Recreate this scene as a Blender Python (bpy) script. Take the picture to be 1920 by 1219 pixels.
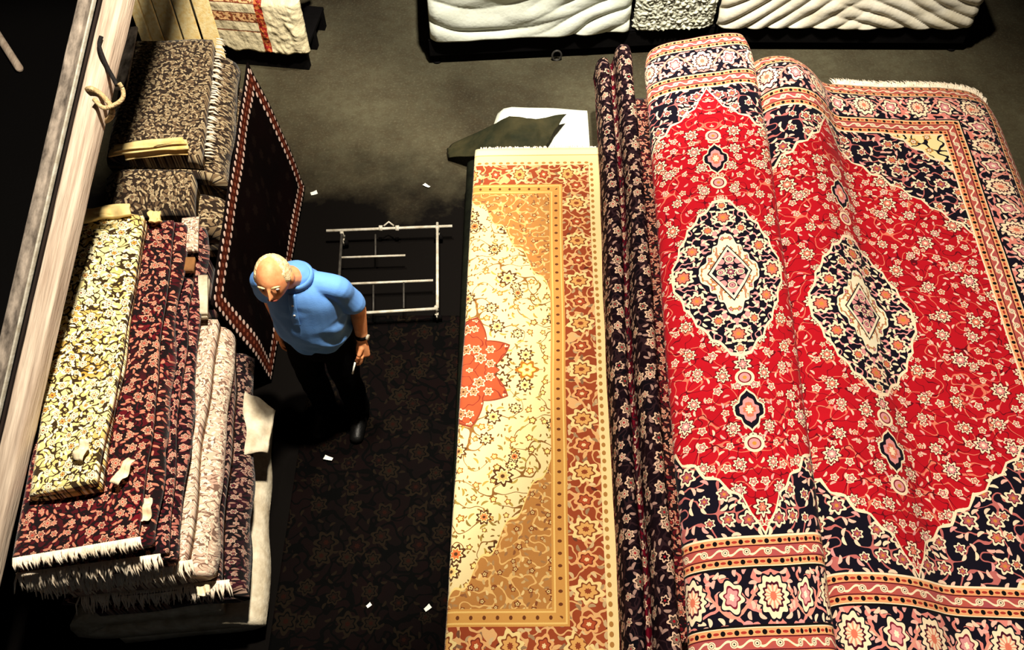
import bpy, bmesh, math, random
from mathutils import Vector, Matrix, noise as mnoise
from mathutils.bvhtree import BVHTree

for o in list(bpy.data.objects):
    bpy.data.objects.remove(o, do_unlink=True)
sc = bpy.context.scene
COL = sc.collection
PI = math.pi
R = math.radians

# ------------------------------------------------------------------ camera
CAM_H, PITCH, FOC = 4.5, R(54.7), 1700.0
cam_d = bpy.data.cameras.new('camera')
cam_d.sensor_width = 36.0
cam_d.lens = FOC / 1920.0 * 36.0
cam_d.clip_start = 0.05
cam = bpy.data.objects.new('camera', cam_d)
COL.objects.link(cam)
cam.location = (0, 0, CAM_H)
cam.rotation_euler = (PI / 2 - PITCH, 0, 0)
sc.camera = cam

# ------------------------------------------------------------------ light
world = bpy.data.worlds.new('world')
sc.world = world
world.use_nodes = True
world.node_tree.nodes['Background'].inputs[0].default_value = (0.9, 0.95, 1.0, 1)
world.node_tree.nodes['Background'].inputs[1].default_value = 0.025


def spot(name, loc, target, power, color, angle, blend, size):
    d = bpy.data.lights.new(name, 'SPOT')
    d.energy = power
    d.color = color
    d.spot_size = R(angle)
    d.spot_blend = blend
    d.shadow_soft_size = size
    o = bpy.data.objects.new(name, d)
    COL.objects.link(o)
    o.location = loc
    v = Vector(target) - Vector(loc)
    o.rotation_euler = v.to_track_quat('-Z', 'Y').to_euler()
    return o


WARM = (1.0, 0.90, 0.74)
spot('hall_lamp', (-0.45, 3.0, 7.0), (1.85, 2.65, 0.6), 2650, WARM, 58, 0.6, 0.16)
spot('left_fill_spot', (0.1, 2.5, 6.2), (-2.15, 3.1, 1.0), 2700, WARM, 53, 0.35, 0.14)  # unseen spot added to light the left pile and the man
spot('back_fill_spot', (0.4, 3.7, 5.9), (0.6, 7.0, 0.3), 3000, (1.0, 0.95, 0.84), 64, 0.85, 0.12)  # unseen spot added to brighten the back floor and dust sheets

sc.view_settings.view_transform = 'Standard'
sc.view_settings.look = 'None'
sc.view_settings.gamma = 1.0
sc.view_settings.use_curve_mapping = False
sc.view_settings.exposure = 0.0


# ------------------------------------------------------------------ helpers
def at(px, py, h):
    """world point seen at photo pixel (px, py) on the level z = h"""
    u = (px - 960.0) / FOC
    v = (py - 609.5) / FOC
    c, s = math.cos(PITCH), math.sin(PITCH)
    dx, dy, dz = u, c - v * s, -s - v * c
    k = (h - CAM_H) / dz
    return Vector((dx * k, dy * k, h))


def lin(c):
    return tuple(((x / 255.0) / 12.92 if x <= 10 else ((x / 255.0 + 0.055) / 1.055) ** 2.4) for x in c)


def tag(o, label=None, cat=None, group=None, kind=None):
    if label: o['label'] = label
    if cat: o['category'] = cat
    if group: o['group'] = group
    if kind: o['kind'] = kind
    return o


def empty(name, loc, rz=0.0, label=None, cat=None, group=None):
    o = bpy.data.objects.new(name, None)
    COL.objects.link(o)
    o.empty_display_size = 0.1
    o.location = loc
    o.rotation_euler = (0, 0, rz)
    tag(o, label, cat, group)
    return o


def link_mesh(name, me, mat, parent=None, smooth=True):
    o = bpy.data.objects.new(name, me)
    COL.objects.link(o)
    if mat:
        me.materials.append(mat)
    if smooth:
        for p in me.polygons:
            p.use_smooth = True
    if parent:
        o.parent = parent
    return o


def mesh(name, verts, faces, mat, parent=None, uvs=None, smooth=True):
    me = bpy.data.meshes.new(name)
    me.from_pydata([tuple(v) for v in verts], [], faces)
    me.update()
    if uvs is not None:
        layer = me.uv_layers.new(name='UVMap')
        for lp in me.loops:
            layer.data[lp.index].uv = uvs[lp.vertex_index]
    bm = bmesh.new()
    bm.from_mesh(me)
    bmesh.ops.recalc_face_normals(bm, faces=bm.faces)
    bm.to_mesh(me)
    bm.free()
    return link_mesh(name, me, mat, parent, smooth)


def nz(x, y, z=0.0, s=1.0):
    return mnoise.noise(Vector((x * s, y * s, z)))


class Geo:
    """collects shapes into one mesh"""
    def __init__(self):
        self.v, self.f = [], []

    def add(self, verts, faces):
        n = len(self.v)
        self.v += [Vector(p) for p in verts]
        self.f += [tuple(i + n for i in f) for f in faces]

    def rings(self, rings, close=True):
        k = len(rings[0])
        vs = [p for r in rings for p in r]
        fs = []
        for i in range(len(rings) - 1):
            for j in range(k):
                a, b = i * k + j, i * k + (j + 1) % k
                fs.append((a, b, b + k, a + k))
        if close:
            fs.append(tuple(range(k))[::-1])
            fs.append(tuple(range((len(rings) - 1) * k, len(rings) * k)))
        self.add(vs, fs)

    def tube(self, pts, rad, n=10, ref=None, close=True):
        """rad: number, or per point number / (rx, ry)"""
        pts = [Vector(p) for p in pts]
        rs = []
        for i, p in enumerate(pts):
            a = pts[max(i - 1, 0)]
            b = pts[min(i + 1, len(pts) - 1)]
            t = (b - a).normalized()
            up = Vector(ref) if ref else (Vector((0, 0, 1)) if abs(t.z) < 0.9 else Vector((0, 1, 0)))
            x = t.cross(up).normalized()
            y = x.cross(t).normalized()
            r = rad[i] if isinstance(rad, (list, tuple)) else rad
            rx, ry = r if isinstance(r, (list, tuple)) else (r, r)
            rs.append([p + x * (math.cos(q * 2 * PI / n) * rx) + y * (math.sin(q * 2 * PI / n) * ry) for q in range(n)])
        self.rings(rs, close)

    def limb(self, pts, rad, n=14, ref=None):
        """a tube with rounded ends"""
        pts = [Vector(p) for p in pts]
        rad = [r if isinstance(r, (list, tuple)) else (r, r) for r in rad]
        if len(pts) > 2:      # smooth curve through the joints
            A = [(p.x, p.y, p.z, r[0], r[1]) for p, r in zip(pts, rad)]
            B = []
            for i in range(len(A) - 1):
                a, b, c, d = A[max(i - 1, 0)], A[i], A[i + 1], A[min(i + 2, len(A) - 1)]
                for k in range(5):
                    s = k / 5
                    B.append([0.5 * (2 * b[q] + (c[q] - a[q]) * s + (2 * a[q] - 5 * b[q] + 4 * c[q] - d[q]) * s * s + (3 * b[q] - a[q] - 3 * c[q] + d[q]) * s ** 3) for q in range(5)])
            B.append(A[-1])
            pts = [Vector(b[:3]) for b in B]
            rad = [(b[3], b[4]) for b in B]
        P, Q = [], []
        t0 = (pts[0] - pts[1]).normalized()
        for k in (0.98, 0.8, 0.45):
            e = math.sqrt(1 - k * k)
            P.append(pts[0] + t0 * (min(rad[0]) * k)); Q.append((rad[0][0] * e, rad[0][1] * e))
        P += pts; Q += rad
        t1 = (pts[-1] - pts[-2]).normalized()
        for k in (0.45, 0.8, 0.98):
            e = math.sqrt(1 - k * k)
            P.append(pts[-1] + t1 * (min(rad[-1]) * k)); Q.append((rad[-1][0] * e, rad[-1][1] * e))
        self.tube(P, Q, n, ref)

    def ball(self, c, r, m=16, n=10, fn=None):
        rs = []
        for i in range(n + 1):
            a = PI * (i + 0.02) / (n + 0.04)
            ring = []
            for j in range(m):
                b = 2 * PI * j / m
                d = Vector((math.sin(a) * math.cos(b), math.sin(a) * math.sin(b), math.cos(a)))
                k = fn(d) if fn else Vector((d.x * r[0], d.y * r[1], d.z * r[2]))
                ring.append(Vector(c) + k)
            rs.append(ring)
        self.rings(rs)

    def box(self, c, s, m=None):
        x, y, z = s[0] / 2, s[1] / 2, s[2] / 2
        vs = [Vector((i * x, j * y, k * z)) for i in (-1, 1) for j in (-1, 1) for k in (-1, 1)]
        if m: vs = [m @ v for v in vs]
        self.add([v + Vector(c) for v in vs],
                 [(0, 1, 3, 2), (4, 6, 7, 5), (0, 4, 5, 1), (2, 3, 7, 6), (0, 2, 6, 4), (1, 5, 7, 3)])

    def build(self, name, mat, parent=None, smooth=True, bevel=0.0):
        o = mesh(name, self.v, self.f, mat, parent, None, smooth)
        if bevel:
            b = o.modifiers.new('bevel', 'BEVEL')
            b.width = bevel
            b.segments = 2
            b.limit_method = 'ANGLE'
        return o


def bake(o, mods):
    """apply a list of (type, settings) modifiers to o's mesh"""
    for t, st in mods:
        m = o.modifiers.new(t.lower(), t)
        for k, v in st.items():
            setattr(m, k, v)
    bpy.context.view_layer.update()
    dg = bpy.context.evaluated_depsgraph_get()
    me = bpy.data.meshes.new_from_object(o.evaluated_get(dg))
    old = o.data
    o.modifiers.clear()
    o.data = me
    if not me.materials and old.materials:
        me.materials.append(old.materials[0])
    for p in me.polygons:
        p.use_smooth = True
    return o


# ------------------------------------------------------------------ node material compiler
class E:
    def __init__(self, mb, s): self.mb, self.s = mb, s
    def __add__(a, b): return a.mb.m('ADD', a, b)
    __radd__ = __add__
    def __sub__(a, b): return a.mb.m('SUBTRACT', a, b)
    def __rsub__(a, b): return a.mb.m('SUBTRACT', b, a)
    def __mul__(a, b): return a.mb.m('MULTIPLY', a, b)
    __rmul__ = __mul__
    def __truediv__(a, b): return a.mb.m('DIVIDE', a, b)
    def __rtruediv__(a, b): return a.mb.m('DIVIDE', b, a)
    def __lt__(a, b): return a.mb.m('LESS_THAN', a, b)
    def __gt__(a, b): return a.mb.m('GREATER_THAN', a, b)
    def __abs__(a): return a.mb.m('ABSOLUTE', a)


class MB:
    def __init__(self, name):
        self.mat = bpy.data.materials.new(name)
        self.mat.use_nodes = True
        self.nt = self.mat.node_tree
        self.N = self.nt.nodes
        self.bsdf = self.N['Principled BSDF']

    def put(self, sock, x):
        if isinstance(x, E): self.nt.links.new(x.s, sock)
        elif isinstance(x, (tuple, list)) and len(x) == 3 and sock.type == 'RGBA': sock.default_value = (*x, 1)
        else: sock.default_value = x

    def m(self, op, a, b=None, c=None):
        n = self.N.new('ShaderNodeMath'); n.operation = op
        self.put(n.inputs[0], a)
        if b is not None: self.put(n.inputs[1], b)
        if c is not None: self.put(n.inputs[2], c)
        return E(self, n.outputs[0])

    def mn(self, a, b): return self.m('MINIMUM', a, b)
    def mxx(self, a, b): return self.m('MAXIMUM', a, b)
    def sin(self, a): return self.m('SINE', a)
    def cos(self, a): return self.m('COSINE', a)
    def sqrt(self, a): return self.m('SQRT', a)
    def hyp(self, a, b): return self.sqrt(a * a + b * b)
    def atan2(self, a, b): return self.m('ARCTAN2', a, b)
    def floor(self, a): return self.m('FLOOR', a)
    def fract(self, a): return self.m('FRACT', a)
    def cell(self, a, per): return (self.fract(a / per + 0.5) - 0.5) * per
    def sel(self, f, a, b): return b + (a - b) * f

    def mix(self, f, a, b):
        n = self.N.new('ShaderNodeMix'); n.data_type = 'RGBA'
        self.put(n.inputs[0], f); self.put(n.inputs[6], a); self.put(n.inputs[7], b)
        return E(self, n.outputs[2])

    def vec(self, x, y, z=0.0):
        n = self.N.new('ShaderNodeCombineXYZ')
        for i, q in enumerate((x, y, z)): self.put(n.inputs[i], q)
        return E(self, n.outputs[0])

    def sep(self, v):
        n = self.N.new('ShaderNodeSeparateXYZ'); self.put(n.inputs[0], v)
        return [E(self, o) for o in n.outputs]

    def uv(self):
        n = self.N.new('ShaderNodeUVMap'); n.uv_map = 'UVMap'
        x, y, _ = self.sep(E(self, n.outputs[0]))
        return x, y

    def obj(self):
        n = self.N.new('ShaderNodeTexCoord')
        return E(self, n.outputs['Object'])

    def noise(self, v, scale, detail=2.0, rough=0.5):
        n = self.N.new('ShaderNodeTexNoise'); self.put(n.inputs['Vector'], v)
        n.inputs['Scale'].default_value = scale
        n.inputs['Detail'].default_value = detail
        n.inputs['Roughness'].default_value = rough
        return E(self, n.outputs[0])

    def vor(self, v, rnd=1.0):
        n = self.N.new('ShaderNodeTexVoronoi'); n.voronoi_dimensions = '2D'
        self.put(n.inputs['Vector'], v)
        n.inputs['Scale'].default_value = 1.0
        n.inputs['Randomness'].default_value = rnd
        return E(self, n.outputs['Position']), E(self, n.outputs['Color'])

    def done(self, color, rough=0.9, bump=None, bstr=0.3, bdist=0.01, sheen=0.0, spec=0.2, metal=0.0):
        self.put(self.bsdf.inputs['Base Color'], color)
        self.put(self.bsdf.inputs['Roughness'], rough)
        self.bsdf.inputs['Specular IOR Level'].default_value = spec
        self.bsdf.inputs['Metallic'].default_value = metal
        if sheen: self.bsdf.inputs['Sheen Weight'].default_value = sheen
        if bump is not None:
            n = self.N.new('ShaderNodeBump')
            n.inputs['Strength'].default_value = bstr
            n.inputs['Distance'].default_value = bdist
            self.put(n.inputs['Height'], bump)
            self.nt.links.new(n.outputs[0], self.bsdf.inputs['Normal'])
        return self.mat


def florets(mb, p, q, cell, rad, seed, petals=7.0, rnd=0.75):
    """voronoi florets: returns normalised radius (scalloped), angle, random 0..1 per floret"""
    pos, colr = mb.vor(mb.vec(p / cell + seed, q / cell + seed * 0.7), rnd)
    px, py, _ = mb.sep(pos)
    dx = (p / cell + seed - px) * cell
    dy = (q / cell + seed * 0.7 - py) * cell
    r0, r1, _ = mb.sep(colr)
    ang = mb.atan2(dy, dx)
    rr = mb.hyp(dx, dy)
    size = rad * (0.65 + 0.6 * r0)
    rn = rr / (size * (1.0 + 0.2 * mb.sin(ang * petals + r1 * 6.0)))
    return rn, ang, r1


def leaves(mb, p, q, cell, ln, wd, seed):
    """small randomly turned leaf strokes; returns a normalised distance (<1 inside)"""
    pos, colr = mb.vor(mb.vec(p / cell + seed, q / cell + seed * 1.3), 0.9)
    px, py, _ = mb.sep(pos)
    dx = (p / cell + seed - px) * cell
    dy = (q / cell + seed * 1.3 - py) * cell
    r0, r1, _ = mb.sep(colr)
    a = r0 * 6.28
    ca, sa = mb.cos(a), mb.sin(a)
    x = dx * ca + dy * sa
    y = dy * ca - dx * sa + x * x * 14.0
    return mb.hyp(x / ln, y / wd), r1


def vine(mb, p, q, scale, width, seed):
    n = mb.noise(mb.vec(p, q, seed), scale, 0.6)
    return abs(n - 0.5) < width


CREAM = lin((250, 226, 190)); PEACH = lin((232, 160, 112)); SALMON = lin((222, 118, 92)); NAVY = lin((16, 12, 26))
RED = lin((196, 18, 34)); PINK = lin((226, 150, 150)); MAUVE = lin((150, 70, 92)); OCHRE = lin((205, 140, 60))
IVORY = lin((250, 238, 205)); BLACKISH = lin((14, 9, 10))


def rosette(mb, col, rn, outer, mid, core, dark=NAVY):
    col = mb.mix(rn < 1.0, col, outer)
    col = mb.mix(rn < 0.70, col, dark)
    col = mb.mix(rn < 0.56, col, mid)
    col = mb.mix(rn < 0.22, col, core)
    return col


def wool_bump(mb, p, q):
    return mb.noise(mb.vec(p, q, 0.0), 260.0, 2.0)


def medallion_carpet(name, red=RED):
    """large red carpet: u across, v along, in metres from the centre"""
    mb = MB(name)
    p, q = mb.uv()
    HW, HL, BW = 1.29, 1.95, 0.52
    sp, sq = abs(p), abs(q)
    rx, ry = HW - sp, HL - sq
    d = mb.mn(rx, ry)
    t = mb.sel(rx < ry, q, p)
    cream_or_peach = mb.mix(mb.noise(mb.vec(p, q, 3.0), 6.0), CREAM, PEACH)
    # ---- the field
    abr = mb.noise(mb.vec(p * 0.6, q * 5.0, 1.0), 1.6, 2.0)
    col = mb.mix(abr, red, tuple(c * 0.72 for c in red))
    col = mb.mix(vine(mb, sp, q, 9.0, 0.010, 2.0), col, lin((226, 120, 96)))
    col = mb.mix(vine(mb, sp, q, 13.0, 0.010, 7.0), col, lin((96, 8, 22)))
    lf, lr = leaves(mb, sp, q, 0.055, 0.016, 0.0058, 3.1)
    col = mb.mix((lf < 1.0) * (lr > 0.25), col, mb.mix(lr, CREAM, PINK))
    rn, an, r1 = florets(mb, sp, q, 0.095, 0.017, 21.3, 5.0)
    col = rosette(mb, col, rn, CREAM, mb.mix(r1, SALMON, PINK), IVORY, lin((90, 10, 30)))
    rn, an, r1 = florets(mb, sp, q, 0.165, 0.034, 5.7, 8.0)
    col = mb.mix(rn < 1.22, col, lin((110, 8, 22)))
    col = rosette(mb, col, rn, CREAM, mb.mix(r1, SALMON, PINK), IVORY, NAVY)
    # ---- spandrels: navy, then the cream corner
    edge = sq + sp * 0.80 + sp * sp * 0.10 + 0.085 * mb.mn(sp / 0.085, 1.0)
    wig = abs(mb.cell(sp * 1.0 - sq * 0.6, 0.15)) * 0.45 + abs(mb.cell(sp + sq, 0.06)) * 0.25
    wig = wig * mb.mn(sp / 0.12, 1.0)
    sd = edge + wig - 1.425
    nav = mb.mix(vine(mb, sp, sq, 11.0, 0.018, 4.0), NAVY, lin((190, 104, 100)))
    lf, lr = leaves(mb, sp, sq, 0.058, 0.021, 0.008, 8.3)
    nav = mb.mix(lf < 1.0, nav, mb.mix(lr, CREAM, PINK))
    rn, an, r1 = florets(mb, sp, sq, 0.12, 0.031, 13.1, 6.0)
    nav = rosette(mb, nav, rn, CREAM, mb.mix(r1, SALMON, MAUVE), OCHRE, lin((60, 10, 30)))
    navy_ground = nav
    crn = mb.mix(vine(mb, sp, sq, 12.0, 0.030, 9.0), lin((244, 222, 160)), NAVY)
    rn, an, r1 = florets(mb, sp, sq, 0.11, 0.03, 31.0, 6.0)
    crn = rosette(mb, crn, rn, OCHRE, CREAM, SALMON, NAVY)
    nav = mb.mix((sd > 0.50) , nav, crn)
    nav = mb.mix(abs(sd - 0.50) < 0.010, nav, CREAM)
    col = mb.mix(sd > 0.0, col, nav)
    col = mb.mix(abs(sd) < 0.009, col, CREAM)
    # ---- central medallion with pendants
    ang = mb.atan2(q / 0.50, p / 0.31)
    m = mb.m('POWER', mb.m('POWER', sp / 0.315, 1.25) + mb.m('POWER', sq / 0.53, 1.25), 0.8)
    m = m + 0.045 * abs(mb.cos(ang * 10.0)) + 0.03 * mb.cos(ang * 4.0)
    g = mb.mix(vine(mb, sp, sq, 17.0, 0.022, 14.0), NAVY, PINK)
    lf, lr = leaves(mb, sp, sq, 0.046, 0.017, 0.007, 6.3)
    g = mb.mix(lf < 1.0, g, CREAM)
    for (cx, cy, rr) in ((0.0, 0.385, 0.050), (0.245, 0.0, 0.056), (0.185, 0.165, 0.045), (0.09, 0.30, 0.032), (0.0, 0.47, 0.028)):
        a = mb.atan2(sq - cy, sp - cx)
        rn = mb.hyp(sp - cx, sq - cy) / (rr * (1.0 + 0.14 * mb.sin(a * 8.0)))
        g = rosette(mb, g, rn, CREAM, SALMON, OCHRE, lin((80, 14, 34)))
    m2 = sp / 0.175 + sq / 0.29 + 0.05 * mb.cos(ang * 16.0)
    iv = mb.mix(vine(mb, sp, sq, 17.0, 0.03, 19.0), IVORY, lin((190, 130, 96)))
    rn, an, r1 = florets(mb, sp, sq, 0.062, 0.017, 41.0, 5.0)
    iv = rosette(mb, iv, rn, OCHRE, PINK, MAUVE, BLACKISH)
    g = mb.mix(m2 < 1.06, g, NAVY)
    g = mb.mix(m2 < 1.0, g, IVORY)
    g = mb.mix(m2 < 0.94, g, iv)
    m3 = sp / 0.105 + sq / 0.165
    ce = mb.mix(vine(mb, sp, sq, 20.0, 0.05, 23.0), PINK, NAVY)
    rn = mb.hyp(p, q) / (0.030 * (1.0 + 0.2 * mb.sin(ang * 8.0)))
    ce = rosette(mb, ce, rn, CREAM, MAUVE, CREAM, NAVY)
    rn = mb.hyp(sp - 0.052, sq) / 0.02
    ce = rosette(mb, ce, rn, CREAM, PINK, MAUVE, NAVY)
    rn = mb.hyp(sp, sq - 0.085) / 0.024
    ce = rosette(mb, ce, rn, CREAM, PINK, MAUVE, NAVY)
    g = mb.mix(m3 < 1.13, g, NAVY)
    g = mb.mix(m3 < 1.06, g, IVORY)
    g = mb.mix(m3 < 0.92, g, ce)
    col = mb.mix(m < 1.06, col, CREAM)
    col = mb.mix(m < 1.02, col, g)
    pd = sp / 0.072 + abs(sq - 0.82) / 0.115 + 0.07 * mb.cos(mb.atan2(sq - 0.82, sp) * 8.0)
    col = mb.mix(pd < 1.12, col, CREAM)
    col = mb.mix(pd < 1.0, col, NAVY)
    col = mb.mix(pd < 0.70, col, PINK)
    col = mb.mix(pd < 0.45, col, SALMON)
    col = mb.mix(pd < 0.25, col, CREAM)
    pd = mb.hyp(sp / 0.045, abs(abs(sq - 0.82) - 0.18) / 0.045)
    col = rosette(mb, col, pd, CREAM, PINK, OCHRE, lin((120, 20, 36)))
    # ---- borders
    tt = abs(t)
    mainb = mb.mix(vine(mb, tt, d, 15.0, 0.050, 33.0), NAVY, mb.mix(mb.noise(mb.vec(tt, d, 5.0), 8.0), PINK, SALMON))
    lf, lr = leaves(mb, tt, d, 0.045, 0.019, 0.0085, 17.3)
    mainb = mb.mix(lf < 1.0, mainb, mb.mix(lr, CREAM, PINK))
    dy = d - 0.26
    sw = abs(dy - 0.08 * mb.cos(tt * (2 * PI / 0.34))) < 0.010
    mainb = mb.mix(sw, mainb, lin((226, 150, 130)))
    tx = mb.cell(tt, 0.34)
    a = mb.atan2(dy, tx)
    rn = mb.hyp(tx / 0.060, dy / 0.088) / (1.0 + 0.10 * mb.sin(a * 12.0))
    mainb = mb.mix(rn < 1.12, mainb, NAVY)
    mainb = rosette(mb, mainb, rn, CREAM, mb.mix(abs(mb.sin(a * 6.0)), SALMON, CREAM), SALMON, lin((70, 14, 34)))
    tx = mb.cell(tt + 0.17, 0.34)
    a = mb.atan2(dy, tx)
    rn = mb.hyp(tx / 0.045, dy / 0.065) / (1.0 + 0.16 * mb.sin(a * 6.0))
    mainb = mb.mix(rn < 1.12, mainb, NAVY)
    mainb = rosette(mb, mainb, rn, CREAM, PINK, IVORY, lin((120, 30, 50)))
    # guard stripes: peach row of dark dots / mauve row of rosettes / peach row of dots
    gd = mb.sel(d > 0.30, d - 0.38, d)
    pe = mb.mix(mb.noise(mb.vec(p, q, 9.0), 5.0), lin((244, 190, 130)), lin((226, 130, 88)))
    cc = abs(mb.mn(abs(gd - 0.026), abs(gd - 0.114)))
    tx = mb.cell(tt, 0.055)
    dot = mb.hyp(tx / 0.010, cc / 0.011) < 1.0
    dot2 = mb.hyp(mb.cell(tt + 0.0275, 0.055) / 0.012, cc / 0.006) < 1.0
    gc = mb.mix(dot, pe, BLACKISH)
    gc = mb.mix(dot2, gc, lin((170, 50, 40)))
    gc = mb.mix((cc > 0.017), gc, CREAM)
    mid = abs(gd - 0.070)
    mr = mb.mix(mb.noise(mb.vec(p, q, 19.0), 12.0), MAUVE, lin((206, 96, 60)))
    zz = abs(gd - 0.070 - 0.012 * mb.sin(tt * (2 * PI / 0.09))) < 0.005
    mr = mb.mix(zz, mr, CREAM)
    rn = mb.hyp(mb.cell(tt, 0.09), mid) / 0.0165
    mr = rosette(mb, mr, rn, CREAM, CREAM, BLACKISH, lin((130, 40, 60)))
    gc = mb.mix(mid < 0.024, gc, mr)
    gc = mb.mix(abs(mid - 0.026) < 0.003, gc, lin((96, 20, 30)))
    bcol = mb.mix(((d > 0.14) * (d < 0.38)), gc, mainb)
    bcol = mb.mix(abs(abs(d - 0.26) - 0.12) < 0.005, bcol, BLACKISH)
    col = mb.mix(d < BW, col, bcol)
    col = mb.mix(d < 0.006, col, lin((140, 40, 40)))
    return mb.done(col, 0.88, wool_bump(mb, p, q), 0.35, 0.006, sheen=0.04, spec=0.1)


def ivory_carpet(name):
    mb = MB(name)
    p, q = mb.uv()
    HW, HL = 0.80, 1.68
    sp, sq = abs(p), abs(q)
    rx, ry = HW - sp, HL - sq
    ry = ry - 0.085
    d = mb.mn(rx, ry)
    t = abs(mb.sel(rx < ry, q, p))
    BR1, BR2 = lin((74, 44, 20)), lin((150, 92, 28))
    # ivory field
    col = mb.mix(mb.noise(mb.vec(p, q, 1.0), 2.2), lin((216, 200, 156)), lin((210, 186, 126)))
    col = mb.mix(vine(mb, sp, sq, 7.0, 0.008, 2.0), col, lin((120, 80, 36)))
    lf, lr = leaves(mb, sp, sq, 0.06, 0.021, 0.006, 3.7)
    col = mb.mix((lf < 1.0) * (lr > 0.35), col, mb.mix(lr, BR1, lin((176, 150, 70))))
    lf, lr = leaves(mb, sp, sq, 0.036, 0.010, 0.0042, 12.7)
    col = mb.mix((lf < 1.0) * (lr > 0.45), col, mb.mix(lr, lin((54, 34, 18)), lin((150, 112, 52))))
    rn, an, r1 = florets(mb, sp, sq, 0.085, 0.016, 8.1, 5.0)
    col = mb.mix((rn < 1.0) * (r1 > 0.3), col, mb.mix(r1, BR1, BR2))
    col = mb.mix((rn < 0.6) * (r1 > 0.3), col, lin((236, 200, 120)))
    rn, an, r1 = florets(mb, sp, sq, 0.17, 0.040, 15.3, 8.0)
    col = rosette(mb, col, rn, BR1, mb.mix(r1, lin((238, 206, 130)), lin((200, 96, 48))), BR1, lin((240, 214, 150)))
    # tan spandrel
    tan = mb.mix(mb.noise(mb.vec(p, q, 4.0), 3.0), lin((156, 102, 50)), lin((172, 120, 62)))
    tan = mb.mix(vine(mb, sp, sq, 15.0, 0.026, 6.0), tan, lin((206, 164, 100)))
    lf, lr = leaves(mb, sp, sq, 0.04, 0.013, 0.006, 5.9)
    tan = mb.mix(lf < 1.0, tan, mb.mix(lr, lin((112, 56, 26)), lin((214, 184, 124))))
    rn, an, r1 = florets(mb, sp, sq, 0.075, 0.013, 2.2, 5.0)
    tan = rosette(mb, tan, rn, lin((120, 60, 28)), lin((212, 180, 120)), BR1, BR1)
    sd = mb.mxx(sq + sp * 1.15 + sp * sp * 0.75 + 0.03 * mb.sin(sp * 52.0) - 1.26, sp - 0.515)
    col = mb.mix(sd > 0.0, col, tan)
    col = mb.mix(abs(sd) < 0.006, col, lin((220, 192, 120)))
    # rust medallion, half seen
    rust = mb.mix(mb.noise(mb.vec(p, q, 7.0), 6.0), lin((146, 56, 32)), lin((160, 78, 42)))
    rust = mb.mix(vine(mb, sp, sq, 14.0, 0.02, 8.0), rust, lin((120, 40, 26)))
    rn, an, r1 = florets(mb, sp, sq, 0.085, 0.026, 9.4, 6.0)
    rust = rosette(mb, rust, rn, lin((216, 188, 146)), lin((190, 120, 80)), BR1, lin((110, 40, 26)))
    a = mb.atan2(sq, sp)
    tri = abs(mb.fract((a + 0.25) / 0.8) - 0.5) * 2.0
    m = mb.hyp(sp, sq) / (0.175 + 0.095 * tri + a * 0.058)
    col = mb.mix(m < 1.03, col, lin((120, 50, 30)))
    col = mb.mix(m < 0.99, col, rust)
    pd = mb.hyp((sp - 0.36) / 0.055, sq / 0.05) / (1.0 + 0.2 * mb.cos(mb.atan2(sq, sp - 0.36) * 6.0))
    col = rosette(mb, col, pd, BR2, lin((238, 206, 130)), BR2, lin((236, 190, 90)))
    # yellow inner guard
    yel = mb.mix(mb.noise(mb.vec(p, q, 12.0), 4.0), lin((196, 148, 76)), lin((180, 122, 60)))
    dd = d - 0.275
    yel = mb.mix(mb.hyp(mb.cell(t, 0.06) / 0.008, dd / 0.010) < 1.0, yel, lin((96, 50, 22)))
    yel = mb.mix(abs(abs(dd) - 0.026) < 0.004, yel, lin((216, 178, 104)))
    col = mb.mix(d < 0.315, col, yel)
    # rust main border
    bg = mb.mix(mb.noise(mb.vec(p, q, 15.0), 5.0), lin((126, 48, 26)), lin((152, 72, 38)))
    bg = mb.mix(vine(mb, t, d, 14.0, 0.03, 21.0), bg, lin((206, 158, 104)))
    lf, lr = leaves(mb, t, d, 0.05, 0.018, 0.008, 2.9)
    bg = mb.mix(lf < 1.0, bg, mb.mix(lr, lin((214, 184, 134)), lin((84, 32, 20))))
    dy = d - 0.15
    a = mb.atan2(dy, mb.cell(t, 0.30))
    rn = mb.hyp(mb.cell(t, 0.30) / 0.056, dy / 0.07) / (1.0 + 0.15 * mb.sin(a * 8.0))
    bg = rosette(mb, bg, rn, lin((218, 192, 130)), lin((202, 150, 84)), lin((130, 60, 30)), lin((120, 60, 28)))
    a = mb.atan2(dy, mb.cell(t + 0.15, 0.30))
    rn = mb.hyp(mb.cell(t + 0.15, 0.30) / 0.04, dy / 0.05) / (1.0 + 0.15 * mb.sin(a * 6.0))
    bg = rosette(mb, bg, rn, lin((210, 156, 100)), lin((160, 70, 38)), lin((216, 190, 140)), lin((110, 40, 24)))
    col = mb.mix(d < 0.235, col, bg)
    # pale outer edge
    ou = mb.mix(mb.hyp(mb.cell(t, 0.045) / 0.013, (d - 0.05) / 0.010) < 1.0, lin((220, 196, 140)), lin((160, 112, 56)))
    col = mb.mix(d < 0.068, col, ou)
    col = mb.mix((d < -0.02) * (ry < rx), col, lin((224, 206, 158)))
    col = mb.mix(abs(ry + 0.02) < 0.004, col, lin((190, 150, 90)))
    return mb.done(col, 0.88, wool_bump(mb, p, q), 0.3, 0.006, sheen=0.1, spec=0.12)


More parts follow.
